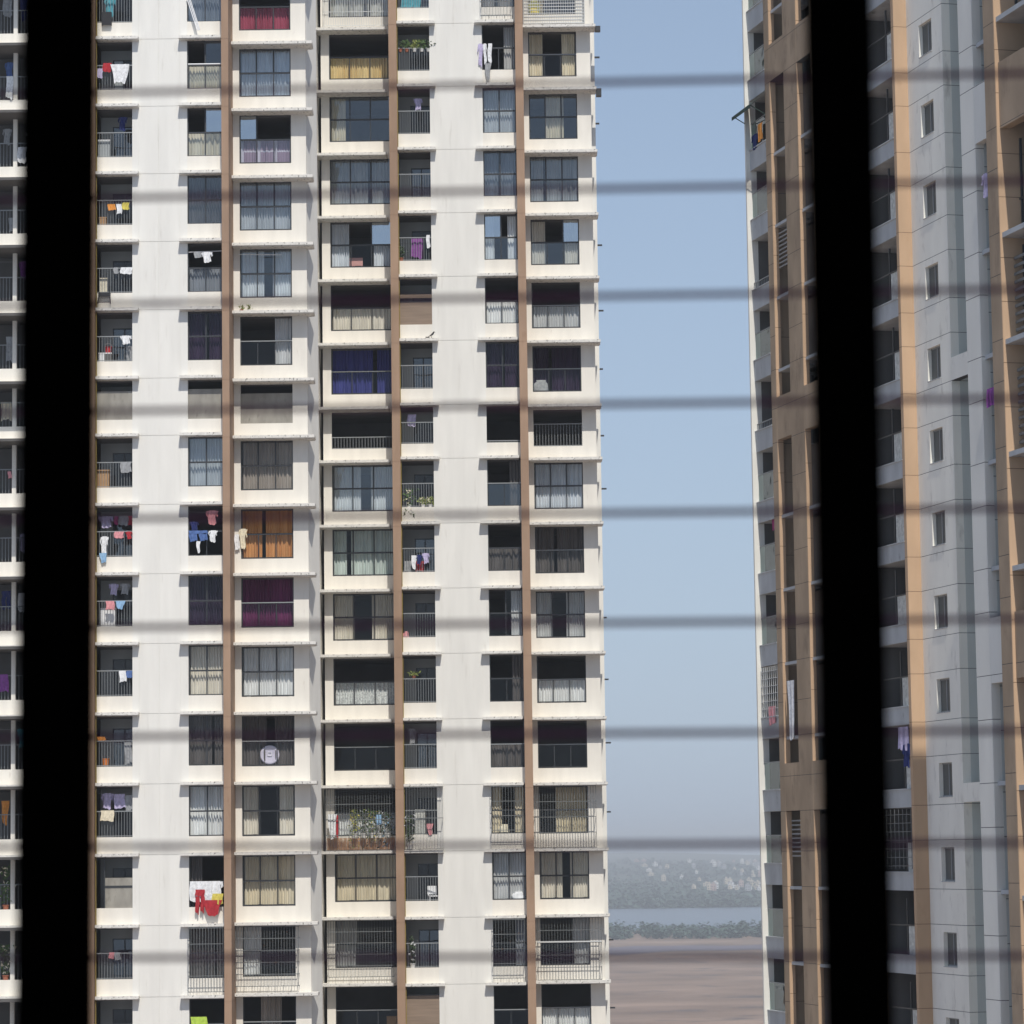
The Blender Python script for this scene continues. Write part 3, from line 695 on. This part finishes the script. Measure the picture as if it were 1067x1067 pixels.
for z in (25.7, 22.7, 16.67, 13.71, 10.62, 7.51, 1.6, -1.35, -4.3):
    b = MB(); b.box(-6.2, -2.71, -1.4, .02, z - .06, z + .08)
    o = wpart("balcony", b, MGP)
    g = MB(); g.box(-6.1, -2.75, -.55, -.5, z + 1.0, z + 1.06)
    for i in range(5): g.box(-2.9 - i * .8, -2.85 - i * .8, -.56, -.5, z + .08, z + 2.7)
    g.quad((-6.1, -.53, z + .08), (-2.75, -.53, z + .08), (-2.75, -.53, z + 2.7), (-6.1, -.53, z + 2.7), 1)
    wpart("window", g, [MFR, MG1], o)
    if z in (10.62, 13.71):
        g = MB()
        for i in range(10): g.box(-6.1, -2.75, -.32, -.28, z + .3 + i * .22, z + .38 + i * .22)
        wpart("louvre", g, MGRL, o)
b = MB(); b.box(-24, -.25, -14, -1.5, GZ, WT); b.box(-24, -9, -1.5, 0, GZ, WT); b.box(-24, 0, -14, 0, WT, WT + .02)
wpart("inner_wall", b, MIN)
b = MB(); b.box(-3.0, 0, -14, 0, WT + 1.15, WT + 2.5)
for o_ in (-13, -9): b.box(-2.6, -2.2, o_, o_ + .4, WT + .02, WT + 1.15)
wpart("roof_beam", b, MGW)

# ------------------------------------------------------------------ laundry, plants and household things in the windows
ORD = ["top", "first", "second", "third", "fourth", "fifth", "sixth", "seventh", "eighth", "ninth", "tenth", "eleventh", "twelfth", "thirteenth", "fourteenth", "fifteenth", "sixteenth", "seventeenth", "eighteenth"]
CX = {'A': (-17.9, YA, "balcony by the left mullion"), 'A_win': (-13.95, YA, "narrow window left of the bays"), 'A_bay': (-11.81, YAb, "leftmost bay window"),
      'B_bay': (-8.35, YBb, "middle bay window"), 'B': (-5.09, YB, "middle balcony"), 'B_win': (-1.12, YB, "narrow window beside the end bays"), 'B_end': (1.05, YBb, "end bay by the sky"),
      'L': (-24.2, YAb, "left picture-edge loggia")}
def where(col, k): return "%s, %s row down" % (CX[col][2], ORD[k if col[0] in 'AL' else k + 1])
def garment(shape, w, h, seed):
    """a hanging cloth: towel, shirt, trousers or long drape, folded by its own weight"""
    r = random.Random(seed); b = MB(); nx, nz = 12, 14; ph = r.uniform(0, 6); am = min(.035, w * .07)
    def strip(xa, xb, za, zb, flare):
        n0 = len(b.v)
        for j in range(nz + 1):
            t = j / nz; z = za + (zb - za) * t
            for i in range(nx + 1):
                u = i / nx; x = (xa + xb) / 2 + (u - .5) * (xb - xa) * (1 + flare * t) + .02 * sin(5 * t + ph)
                dz = (.05 * h * sin(u * 5 + ph) + .03 * h * sin(u * 13 + ph)) * t
                b.v.append((x, am * (.3 + .7 * t) * sin(u * 14 + ph + 1.5 * t), z + dz))
        for j in range(nz):
            for i in range(nx):
                a = n0 + j * (nx + 1) + i; b.f.append((a, a + nx + 1, a + nx + 2, a + 1)); b.mi.append(0)
    if shape == 'shirt':
        strip(-.30 * w, .30 * w, 0, -h, .1); strip(-.5 * w, -.30 * w, -.04 * h, -.42 * h, -.1); strip(.30 * w, .5 * w, -.04 * h, -.42 * h, -.1)
    elif shape == 'trousers':
        strip(-.5 * w, .5 * w, 0, -.3 * h, -.02); strip(-.5 * w, -.04 * w, -.29 * h, -h, -.15); strip(.04 * w, .5 * w, -.29 * h, -.95 * h, -.15)
    elif shape == 'drape':
        strip(-.5 * w, .5 * w, 0, -h, -.45)
    else: strip(-.5 * w, .5 * w, 0, -h, .03)
    return b.mesh(shape, True)
NAMES = {'towel': 'towel', 'shirt': 'shirt', 'trousers': 'trousers', 'drape': 'sheet'}
gseed = 0
def hang(col, k, dx0, dx1, dz0, dz1, shape, c, desc, out=-.06):
    global gseed; gseed += 1
    x0, y, _ = CX[col]; w = dx1 - dx0; h = dz1 - dz0
    o = link(NAMES[shape], garment(shape, w, h, gseed), CLOT[c], (x0 + (dx0 + dx1) / 2, y + out, LEV[k] - dz0))
    tag(o, desc + " at the " + where(col, k), "laundry", "laundry hung out on the white tower"); return o
I = .24        # inside the railing
O = -.07       # over the rail, outside
for a in [
 ('A',1,.3,.82,1.0,1.85,'shirt','tea',"teal patterned shirt",I),
 ('A',2,.61,1.44,1.12,1.95,'drape','wht',"white sheet tied in a point",O),('A',2,.27,.64,1.06,1.45,'towel','red',"small red cloth",O),('A',2,.02,.27,1.3,1.72,'towel','lil',"lilac rag",O),
 ('A',4,.5,.83,1.33,1.6,'towel','org',"left orange cloth",O),('A',4,.88,1.1,1.33,1.76,'towel','wht',"small white cloth",O),('A',4,1.12,1.42,1.27,1.58,'towel','yel',"yellow-orange cloth",O),
 ('A',5,1.04,1.55,1.13,1.42,'towel','wht',"white towel over the rail",O),('A',5,.76,.95,1.13,1.4,'towel','gry',"grey washcloth",O),
 ('A',6,1.04,1.53,1.13,1.5,'shirt','wht',"white shirt over the rail",O),('A',6,1.25,1.55,1.55,2.2,'trousers','gry',"grey trousers",I),
 ('A',9,.08,.70,.45,.95,'shirt','lil',"lilac and white shirt",I),('A',9,.74,.90,.45,.82,'towel','mag',"narrow magenta cloth",I),('A',9,.93,1.34,.45,.85,'towel','gry',"pale grey cloth",I),('A',9,1.35,1.55,.45,.86,'towel','red',"crimson cloth",I),
 ('A',9,.78,1.18,1.16,1.44,'towel','pnk',"pink mid-rail towel",O),('A',9,1.28,1.56,1.16,1.48,'shirt','red',"small red shirt",O),('A',9,.17,.52,1.36,2.15,'shirt','wht',"long white shirt",O),('A',9,.15,.48,2.08,2.5,'drape','sky',"sky-blue cloth hanging below the rail",-.12),
 ('A',10,.42,.78,1.15,1.52,'towel','pnk',"pink towel over the rail",O),('A',10,.82,1.24,1.15,1.5,'drape','sky',"blue towel over the rail",O),('A',10,.5,.92,.38,.86,'shirt','lil',"left lilac shirt",I),('A',10,.96,1.42,.38,.84,'shirt','gry',"grey shirt",I),
 ('A',11,1.0,1.29,1.15,1.62,'towel','wht',"white folded towel",O),('A',11,1.30,1.55,1.15,1.45,'towel','blu',"blue towel",O),
 ('A',12,.02,.36,.95,1.14,'towel','org',"orange cloth",I),('A',12,1.2,1.5,1.2,2.1,'towel','gry',"long grey towel",I),
 ('A',13,.18,.70,.36,1.02,'shirt','lil',"left lilac shirt",I),('A',13,.74,1.2,.4,1.0,'towel','lil',"broad lilac sheet",I),('A',13,1.22,1.52,.45,1.1,'towel','gry',"grey towel",I),('A',13,.2,.76,1.1,1.55,'towel','crm',"cream cloth",O),
 ('A',15,.55,.78,1.1,1.36,'towel','pnk',"pink rag",O),('A',15,.8,1.05,1.1,1.42,'towel','gry',"grey rag",O),
 ('A_win',5,.62,1.1,.5,.96,'shirt','wht',"white shirt on a pole",O),('A_win',5,.3,.6,.5,.75,'towel','gry',"grey cloth on a pole",O),
 ('A_win',9,.78,1.3,.3,.9,'shirt','pnk',"pink and red shirt",O),('A_win',9,.05,.45,.75,1.15,'shirt','nvy',"navy shirt high up",.1),('A_win',9,.04,.85,1.16,1.62,'trousers','blu',"blue trousers",O),('A_win',9,.88,1.26,1.16,1.66,'shirt','wht',"white shirt",O),('A_win',9,.36,.54,1.62,2.12,'drape','wht',"narrow white cloth",O),
 ('A_win',14,.05,.98,1.15,2.0,'towel','wht',"large white sheet",-.14),('A_win',14,.85,1.48,1.15,1.8,'shirt','wht',"white shirt beside the sheet",-.12),('A_win',14,.28,.68,1.5,2.5,'trousers','red',"deep red trousers",-.20),('A_win',14,.62,1.42,1.95,2.6,'drape','red',"bright red cloth",-.24),('A_win',14,1.0,1.46,1.68,2.12,'towel','yel',"yellow patterned cloth",-.22),
 ('A_win',16,.08,.76,.85,1.5,'towel','grn',"lime green cloth",O),
 ('A_bay',9,-.08,.28,.95,1.80,'shirt','crm',"cream shirt",-.10),('A_bay',9,-.26,-.06,1.2,1.85,'towel','wht',"white towel",-.12),
 ('B',4,.56,1.08,1.15,2.05,'towel','pur',"purple blanket",I),('B',4,1.29,1.45,1.05,1.65,'towel','wht',"narrow white towel",O),
 ('B',9,.42,.70,1.48,2.1,'drape','wht',"white cloth",O),('B',9,.66,.93,1.46,1.9,'shirt','nvy',"navy shirt",O),('B',9,.95,1.27,1.38,1.85,'shirt','lil',"lilac shirt",O),('B',9,.64,1.0,1.72,2.2,'towel','red',"red cloth",I),('B',9,.1,.42,1.7,2.2,'towel','gry',"grey cloth",I),
 ('B',0,.2,1.1,1.3,2.2,'towel','tea',"teal sheet",I),
 ('B_win',1,-.20,.06,1.0,2.06,'shirt','lil',"lilac shirt",O),('B_win',1,.05,.24,1.0,1.95,'shirt','wht',"white shirt",O),('B_win',1,.28,.46,1.0,1.9,'towel','wht',"narrow white towel",O),('B_win',1,.12,.42,1.95,2.72,'drape','gry',"grey drape",-.1),
 ('B_bay',13,-.28,.14,1.25,2.35,'drape','wht',"white and red patterned cloth",-.45),('B_bay',13,.02,.20,1.3,2.3,'towel','red',"narrow red cloth",-.40),('B_bay',13,1.92,2.2,1.3,1.75,'towel','sky',"sky-blue cloth",-.35),
 ('B',13,1.02,1.32,1.75,2.25,'drape','pnk',"pink cloth",O),
 ('L',2,2.0,2.4,.5,1.3,'shirt','blu',"blue shirt",I),('L',2,2.1,2.4,1.2,2.2,'towel','wht',"white towel",O),('L',9,2.72,3.0,1.0,1.8,'shirt','lil',"lilac shirt",I),('L',4,2.2,2.5,1.5,2.1,'towel','gry',"grey cloth",I),('L',8,2.25,2.4,1.3,1.6,'towel','pnk',"pink cloth",O),
 ('L',6,2.1,2.4,.8,1.9,'towel','gry',"grey sheet",I),('L',3,2.62,3.0,1.4,2.1,'towel','wht',"white towel right of the post",O),('L',3,1.9,2.3,.5,1.2,'shirt','gry',"grey shirt",I),
 ('L',5,2.66,3.02,.45,1.2,'shirt','pur',"purple shirt right of the post",I),('L',7,1.9,2.35,.7,1.5,'towel','crm',"cream towel",I),('L',10,1.95,2.35,.5,1.3,'trousers','nvy',"navy trousers",I),('L',10,2.66,3.0,.6,1.4,'towel','wht',"white towel right of the post",I),
 ('L',11,1.9,2.3,1.15,1.9,'towel','pur',"purple towel",O),('L',12,2.65,3.02,.5,1.3,'shirt','tea',"teal shirt right of the post",I),('L',13,1.95,2.3,.6,1.6,'drape','org',"orange drape",I),('L',1,1.9,2.3,.5,1.4,'towel','gry',"grey towel",I),('L',1,2.65,3.0,.6,1.6,'drape','nvy',"navy drape right of the post",I),
 ('A',3,.9,1.3,.4,1.0,'shirt','nvy',"navy shirt",I),('A',8,1.05,1.5,1.14,1.6,'towel','gry',"grey towel over the rail",O),('B',12,.2,.55,.4,1.1,'shirt','gry',"grey shirt",I),('B',7,.3,.7,.4,.95,'towel','lil',"lilac towel",I),('B',2,.75,1.15,.5,1.05,'shirt','lil',"pale shirt",I)]:
    hang(*a)
for col, k, dz in (('A', 9, .45), ('A', 10, .38), ('A', 13, .38), ('A', 1, 1.0), ('A_win', 9, .32), ('B', 2, .5), ('L', 12, .5), ('L', 5, .45)):
    x0, y, _ = CX[col]; w = 1.55 if col != 'L' else 6; b = MB(); n = 8
    for i in range(n):
        f = lambda t: (x0 + w * t, y + .24, LEV[k] - dz - .05 * 4 * t * (1 - t) + .02)
        b.tube(f(i / n), f((i + 1) / n), .006, 5)
    o = link("clothes_line", b.mesh("clothes_line"), MRAIL); tag(o, "thin sagging clothes line at the " + where(col, k), "clothes line", "clothes lines on the white tower")
def onfloor(name, col, k, dx0, dx1, dz, dep, c, desc, cat, y=.55, lid=None):
    """a box-like thing standing on the balcony floor"""
    x0, yy, _ = CX[col]; fl = LEV[k + 1] - .02; w = dx1 - dx0; h = LEV[k] - dz - fl
    e = empty(name, (x0 + (dx0 + dx1) / 2, yy + y, fl), desc + " at the " + where(col, k), cat)
    b = MB(); r = .02
    b.box(-w / 2, w / 2, -dep / 2, dep / 2, 0, h - .05); link("body", b.mesh("body"), c, parent=e)
    b = MB(); b.box(-w / 2 - .012, w / 2 + .012, -dep / 2 - .012, dep / 2 + .012, h - .05, h)
    link("lid", b.mesh("lid"), lid or c, parent=e); return e
MCARD = mat("brown_cardboard", (.42, .255, .13), var=.15, scale=4); MWHT = mat("white_enamel", (.78, .79, .80), rough=.35, spec=.5); MGREYB = mat("grey_metal_case", (.36, .39, .40), rough=.5)
MREDP = mat("red_plastic", (.55, .04, .05), rough=.4); MORP = mat("orange_plastic", (.70, .22, .05), rough=.4); MBLP = mat("black_plastic", (.025, .025, .027), rough=.5); MPNK = mat("pink_plastic", (.62, .33, .30), rough=.6)
onfloor("cardboard_box", 'A', 8, .0, .5, 1.42, .4, MCARD, "stack of brown cardboard boxes", "box")
onfloor("cabinet", 'A', 3, .02, .52, 1.38, .4, MGREYB, "grey cabinet", "cabinet", lid=MWHT)
onfloor("washing_machine", 'A', 10, .15, .76, 1.42, .5, MWHT, "white washing machine", "appliance")
onfloor("storage_bin", 'A', 5, .08, .40, 1.5, .3, cloth("cream_plastic", (.66, .62, .50)), "cream storage bin", "bin")
onfloor("crate", 'A', 6, .05, .6, 1.8, .4, MWHT, "white crate", "crate")
onfloor("stool", 'A', 4, .05, .36, 1.8, .3, MCARD, "brown wooden stool", "stool")
onfloor("cardboard_box", 'A_bay', 12, 1.66, 2.2, 1.45, .4, MCARD, "brown cardboard box", "box", y=.75)
onfloor("cardboard_box", 'B_bay', 16, 2.3, 2.75, 1.5, .4, MCARD, "tan cardboard box", "box", y=.75)
onfloor("cooler_box", 'A', 2, .7, 1.05, .82, .3, MGREYB, "pale grey appliance box", "appliance", y=.8)
onfloor("carton", 'B', 13, .48, .94, 1.1, .3, mat("printed_carton", (.55, .56, .52), var=.3, scale=14), "grey printed carton", "box", y=.5)
def bucket(col, k, dx, dz, r, m, desc):
    x0, y, _ = CX[col]; h = .3; z = LEV[k] - dz - h
    e = empty("bucket", (x0 + dx, y + .5, z), desc + " at the " + where(col, k), "bucket")
    link("body", MB().rings([((0, 0, 0), r * .75, r * .75), ((0, 0, h * .9), r * .97, r * .97), ((0, 0, h * .92), r * 1.06, r * 1.06), ((0, 0, h), r * 1.06, r * 1.06)], 16).mesh("body"), m, parent=e)
    b = MB()
    for i in range(8):
        a0, a1 = pi * i / 8, pi * (i + 1) / 8
        b.tube((r * cos(a0), 0, h + r * .9 * sin(a0)), (r * cos(a1), 0, h + r * .9 * sin(a1)), .008, 5)
    link("handle", b.mesh("handle"), MRAIL, parent=e)
    b = MB().box(-r, r, -r, r, LEV[k + 1] - .02 - z, 0); link("stand", b.mesh("stand"), MIN, parent=e)
bucket('A', 6, .45, 1.52, .16, MREDP, "red bucket"); bucket('A', 12, .34, 1.88, .16, MORP, "orange bucket")
# black drying rack folded over the parapet, white poles, pole
x0 = -17.9; e = empty("drying_rack", (-17.55, YA - .12, LEV[5] - 2.75), "black folded drying rack at the " + where('A', 5), "rack")
b = MB()
for dx in (-.28, .28): b.tube((dx, -.1, 0), (dx * .8, .1, .55), .022, 8)
for z in (.08, .28, .48): b.tube((-.28, -.07 + z * .3, z), (.28, -.07 + z * .3, z), .016, 8)
b.box(-.25, .25, -.02, .08, .35, .52); link("rack_frame", b.mesh("rack_frame"), MBLP, parent=e)
x0 = -17.55; e = empty("folding_chair", (-17.45, YA - .10, LEV[1] - 2.4), "black folded chair hung outside the " + where('A', 1), "chair")
link("backrest", MB().box(-.22, .22, -.06, .02, .22, .6).mesh("backrest"), MBLP, parent=e)
b = MB()
for dx in (-.2, .2): b.tube((dx, 0, 0), (dx, .02, .3), .02, 8)
link("seat", MB().box(-.2, .2, -.08, -.03, .02, .24).mesh("seat"), MBLP, parent=e); link("leg_frame", b.mesh("leg_frame"), MBLP, parent=e)
for i, (a, c) in enumerate(((0.0, .48), (.07, .55), (.13, .60))):
    o = link("pole", MB().tube((-13.95 + a, YA - .10 - .03 * i, LEV[1] - 1.2), (-13.95 + c, YA - .30 - .03 * i, LEV[1] - 2.72), .022, 8).mesh("pole"), MWHT)
    tag(o, "white plastic pole leaning outside the narrow window at the very top left", "pole", "white poles leaning at the top left window")
o = link("drying_pole", MB().tube((-11.85, YAb - .2, LEV[5] - .36), (-9.95, YAb - .2, LEV[5] - .40), .016, 8).mesh("pole"), MWHT); tag(o, "thin white drying pole across the " + where('A_bay', 5), "pole")
o = link("drying_pole", MB().tube((-13.9, YA - .05, LEV[5] - .5), (-12.42, YA - .05, LEV[5] - .46), .014, 8).mesh("pole"), MWHT); tag(o, "thin white drying pole across the " + where('A_win', 5), "pole")
o = link("drying_pole", MB().tube((-13.9, YA - .05, LEV[2] - 1.16), (-12.42, YA - .05, LEV[2] - 1.16), .03, 8).mesh("pole"), MWHT); tag(o, "white rail across the " + where('A_win', 2), "pole")
# round lilac disc behind the glass
e = empty("round_tray", (-10.63, YAb + .3, LEV[12] - 2.2), "round pale lilac tray in the " + where('A_bay', 12), "tray")
b = MB(); k = 36
for (r_, y_) in ((.0, .0), (.30, .0), (.36, -.03), (.42, -.01), (.42, .01), (.0, .02)):
    for i in range(k): b.v.append((r_ * cos(2 * pi * i / k), y_, .43 + r_ * sin(2 * pi * i / k)))
for j in range(5):
    for i in range(k): b.f.append((j * k + i, j * k + (i + 1) % k, (j + 1) * k + (i + 1) % k, (j + 1) * k + i)); b.mi.append(0)
link("plate", b.mesh("plate", True), mat("lilac_enamel", (.60, .57, .68), rough=.4), parent=e)
b = MB()
for i in range(4):
    a0 = pi / 4 + i * pi / 2; a1 = a0 + pi / 2; b.tube((.11 * cos(a0), -.02, .46 + .11 * sin(a0)), (.11 * cos(a1), -.02, .46 + .11 * sin(a1)), .018, 6)
link("pattern", b.mesh("pattern"), mat("pale_print", (.75, .74, .78)), parent=e)
link("foot", MB().box(-.12, .12, -.08, .1, -.05, .02).mesh("foot"), MBLP, parent=e)
# chairs
def chair(x, y, z, m, desc, rz=0):
    e = empty("chair", (x, y, z), desc, "chair", rz)
    link("seat", MB().box(-.22, .22, -.22, .22, .40, .45).mesh("seat"), m, parent=e)
    b = MB().box(-.22, .22, .17, .22, .50, .88); b.box(-.2, -.15, .17, .215, .45, .5); b.box(.15, .2, .17, .215, .45, .5); link("backrest", b.mesh("backrest"), m, parent=e)
    for sx in (-.19, .19):
        for sy in (-.19, .19): link("leg", cached(('leg',), lambda: MB().tube((0, 0, 0), (0, 0, .4), .02, 8).mesh("leg")), m, (sx, sy, 0), e)
chair(-3.83, YB + .42, LEV[15] + .55, MWHT, "white chair raised on a stand at the " + where('B', 14), radians(15))
o = link("stand", MB().box(-4.1, -3.58, YB + .18, YB + .66, LEV[15] - .02, LEV[15] + .55).mesh("stand"), MIN); tag(o, "dark stand under the white chair at the middle balcony", "stand")
chair(-7.52, YBb + .75, LEV[5] + .42, MPNK, "left pink chair behind glass of the " + where('B_bay', 4), pi)
chair(-7.08, YBb + .75, LEV[5] + .42, MPNK, "right pink chair behind glass of the " + where('B_bay', 4), pi)
for x, sd in ((-7.52, "left"), (-7.08, "right")):
    o = link("step", MB().box(x - .25, x + .25, YBb + .5, YBb + 1.0, LEV[5] - .02, LEV[5] + .42).mesh("step"), MIN); tag(o, "dark low step under the %s pink chair in the middle bay window" % sd, "step", "steps under the pink chairs")
# white bag and bundles behind glass
def bag(x, y, z, w, h, m, desc, name="bag"):
    b = MB(); r = random.Random(int(x * 100)); k = 14; rows = []
    for t in (0, .12, .4, .7, .88, 1): rows.append(((.03 * sin(t * 9), 0, h * t), w / 2 * (1 - .9 * max(0, t - .45) ** 1.4) * (.9 + .1 * sin(t * 20)), .17 * (1 - .6 * t)))
    b.rings(rows, k); o = link(name, b.mesh(name, True), m, (x, y, z)); tag(o, desc, "bag"); return o
bag(1.42, YBb + .28, LEV[6] - 2.22, .75, .55, CLOT['gry'], "pale grey slumped bag at the " + where('B_end', 6))
bag(1.35, YBb + .22, LEV[0] - 2.2, .6, .7, CLOT['yel'], "yellow bundle at the " + where('B_end', 0), "bundle")
bag(-4.95, YB + .25, LEV[10] - 2.3, .3, .35, CLOT['pnk'], "small pink bag low at the " + where('B', 10))
bag(.05, YB + .3, LEV[14] - 2.2, .62, .32, CLOT['wht'], "white bundle low in the " + where('B_win', 14), "bundle")
bag(-.55, YB + .3, LEV[13] - 2.22, .5, .4, CLOT['crm'], "cream bundle low in the " + where('B_win', 13), "bundle")
# plants
MPL = [mat("leaf_green", (.075, .13, .04), rough=.7, var=.4, scale=6), mat("leaf_dark", (.035, .06, .025), rough=.7, var=.4, scale=6), mat("leaf_yellow_green", (.22, .26, .07), rough=.7, var=.3, scale=6)]
MTER = mat("terracotta", (.36, .13, .075), var=.1); MWPOT = mat("white_pot", (.70, .69, .66)); MBRN = mat("brown_stem", (.10, .07, .045))
def plant(x, y, z, w, h, n, leaf, pot, desc, pr=.11, ph=.2, flowers=None, trail=0, size=.05, cat="plant"):
    e = empty("potted_plant", (x, y, z), desc, cat); r = random.Random(int(x * 77 + z * 13)); 
    link("pot", MB().rings([((0, 0, 0), pr * .75, pr * .75), ((0, 0, ph * .85), pr, pr), ((0, 0, ph * .86), pr * 1.12, pr * 1.12), ((0, 0, ph), pr * 1.12, pr * 1.12)], 12).mesh("pot"), pot, parent=e)
    b = MB(); s = MB()
    for i in range(n):
        if i < n * (1 - trail): px, py, pz = r.gauss(0, .24) * w, r.uniform(-.12, .12), ph + h * r.uniform(.05, 1)
        else: px, py, pz = r.uniform(-.4, .4) * w, -.12 - r.random() * .06, ph - r.random() * .7
        a = Vector((r.uniform(-1, 1), r.uniform(-.6, .6), r.uniform(-.5, 1))).normalized(); c = a.cross(Vector((r.uniform(-.4, .4), 1, r.uniform(-.4, .4)))).normalized(); p = Vector((px, py, pz)); q = size * r.uniform(.6, 1.4)
        b.quad(tuple(p - a * q * 1.5), tuple(p + c * q * .55), tuple(p + a * q * 1.5), tuple(p - c * q * .55), 1 if flowers and r.random() < .22 else 0)
    link("foliage", b.mesh("foliage"), [leaf, flowers or leaf], parent=e)
    for i in range(4): s.tube((0, 0, ph * .9), (r.gauss(0, .2) * w, r.uniform(-.08, .08), ph + h * r.uniform(.5, .9)), .008, 5, .004)
    link("stem", s.mesh("stem"), MBRN, parent=e)
zr = LEV[1] - 1.32
for i, (dx, pm, lf, nm) in enumerate(((.12, MTER, 1, "dark leafy plant in the leftmost red pot"), (.42, MTER, 0, "green leafy plant in the second red pot"), (.78, MWPOT, 2, "yellow-green plant in the left white pot"), (1.12, MWPOT, 0, "tall green plant in the middle white pot"), (1.42, MWPOT, 1, "dark plant in the right white pot"))):
    plant(-5.05 + dx, YB + .07, zr, .5, .42, 60, MPL[lf], pm, nm + " on the rail of the top middle balcony", .09, .14)
for i, (dx, dz, h, n, lf, tr, nm) in enumerate(((.35, 2.24, .75, 90, 0, .15, "large green plant spilling over"), (1.0, 2.24, .35, 40, 2, 0, "low yellowish plant"), (1.33, 2.24, .35, 40, 2, 0, "pale flowering corner plant"))):
    plant(-5.09 + dx, YB + .12, LEV[8] - dz, .55, h, n, MPL[lf], MWPOT, nm + " at the " + where('B', 8), .1, .12, CLOT['crm'], tr)
plant(-4.6, YB + .2, LEV[11] - 1.1, .6, .18, 40, MPL[2], MTER, "small trailing plant hung in a pot at the " + where('B', 11), .1, .1)
plant(-4.98, YB + .1, LEV[4] - 2.24, .4, .55, 60, MPL[1], MTER, "dark leafy plant at the left of the " + where('B', 4), .1, .16)
plant(-4.78, YB + .1, LEV[15] - 2.25, .36, 1.25, 70, MPL[1], MWPOT, "tall white-flowering plant at the " + where('B', 15), .12, .2, CLOT['wht'], 0, .06)
plant(-4.85, YB - .2, LEV[13] - 2.9, .5, 1.35, 120, MPL[1], MWPOT, "white-flowered plant caged at the " + where('B', 13), .12, .2, CLOT['wht'])
for i, (dx, h, lf, fl, nm) in enumerate(((.95, 1.3, 2, 'yel', "yellowish left creeper"), (1.35, 1.25, 1, 'wht', "white-flowered creeper"), (1.75, 1.3, 0, 'yel', "green central creeper"), (2.1, 1.2, 1, 'wht', "dark leafy creeper"), (2.45, 1.15, 1, 'sky', "blue-flowered creeper"))):
    plant(-8.35 + dx, YBb - .22, LEV[13] - 2.36, .62, h * .85, 110, MPL[lf], MWPOT, nm + " at " + where('B_bay', 13), .13, .22, CLOT[fl], .12, .045)
for k, dx in ((14, 1.9), (15, 1.9), (14, 1.2), (15, 1.1)):
    plant(-24.2 + dx + .3, YAb + .1, LEV[k] - 2.26, .75, 1.65 if k == 14 else 1.3, 170, MPL[0 if dx > 1.5 else 2], MTER, ("bushy green plant" if dx > 1.5 else "yellow-green bushy plant") + " at the " + where('L', k), .14, .2, CLOT['crm'], 0, .06)
for dx, pm, nm in ((.10, MTER, "small plant in a red pot"), (.42, MWPOT, "tiny plant in a white pot")):
    plant(-11.81 + dx, YAb - .35, LEV[6] + .065, .22, .22, 26, MPL[2], pm, nm + " on ledge of the " + where('A_bay', 5), .075, .1, None, 0, .035)
# crow on the ledge
e = empty("crow", (-3.62, 145.1, LEV[6] + .065), "small black crow perched on a ledge of the middle balcony column", "bird", radians(20))
b = MB(); b.rings([((-.17, 0, .06), .012, .012), ((-.10, 0, .09), .03, .03), ((-.02, 0, .13), .06, .055), ((.05, 0, .19), .065, .055), ((.09, 0, .25), .045, .04), ((.115, 0, .29), .042, .038), ((.13, 0, .325), .02, .02)], 12)
b.tube((.14, 0, .30), (.21, 0, .285), .016, 8, .003); b.box(-.27, -.1, -.025, .025, .02, .06)
for s_ in (-.025, .025): b.tube((.0, s_, 0), (.01, s_, .10), .006, 6)
link("body", b.mesh("body", True), mat("crow_feathers", (.012, .012, .015), rough=.5), parent=e)
# cloths on the shaded towers
def far_cloth(base, s, o, z, w, h, shape, c, lab):
    p = base.matrix_world if False else Matrix.Translation(base.location) @ Matrix.Rotation(base.rotation_euler.z, 4, 'Z')
    q = p @ Vector((s, o, z - GZ)); global gseed; gseed += 1
    ob = link(NAMES[shape], garment(shape, w, h, gseed), CLOT[c], q, None, (0, 0, base.rotation_euler.z)); tag(ob, lab, "laundry", "laundry hung out on the shaded towers")
far_cloth(rtw, 16.2, .36, 13.05 + .9, .7, 1.2, 'drape', 'mag', "magenta cloth in a loggia at the sky edge of the tan tower")
far_cloth(rtw, 14.4, .46, 6.6, .9, 2.2, 'drape', 'wht', "white sheet blowing out of a narrow tan duct")
far_cloth(rtw, 16.4, .50, 29.2, .55, .7, 'towel', 'org', "orange cloth under the dark awning on the tan tower")
far_cloth(rtw, 17.1, .50, 28.9, .8, .6, 'shirt', 'nvy', "navy shirt under the dark awning on the tan tower")
far_cloth(rtw, 16.5, .50, 5.7, .8, .7, 'towel', 'pnk', "pink towel on a loggia rail at the sky edge")
far_cloth(wtw, -1.75, .06, 18.6, .45, .65, 'shirt', 'lil', "pale lilac shirt in a duct on the right-edge tower")
far_cloth(wtw, -1.7, .06, 12.6, .5, .5, 'towel', 'pur', "purple cloth in a duct on the right-edge tower")
far_cloth(rtw, 2.6, .5, 4.3, 1.0, .8, 'towel', 'lil', "lilac towel on a loggia rail right of the mullion")
far_cloth(rtw, 2.3, .5, 3.7, .7, .8, 'shirt', 'nvy', "navy shirt on a loggia rail right of the mullion")
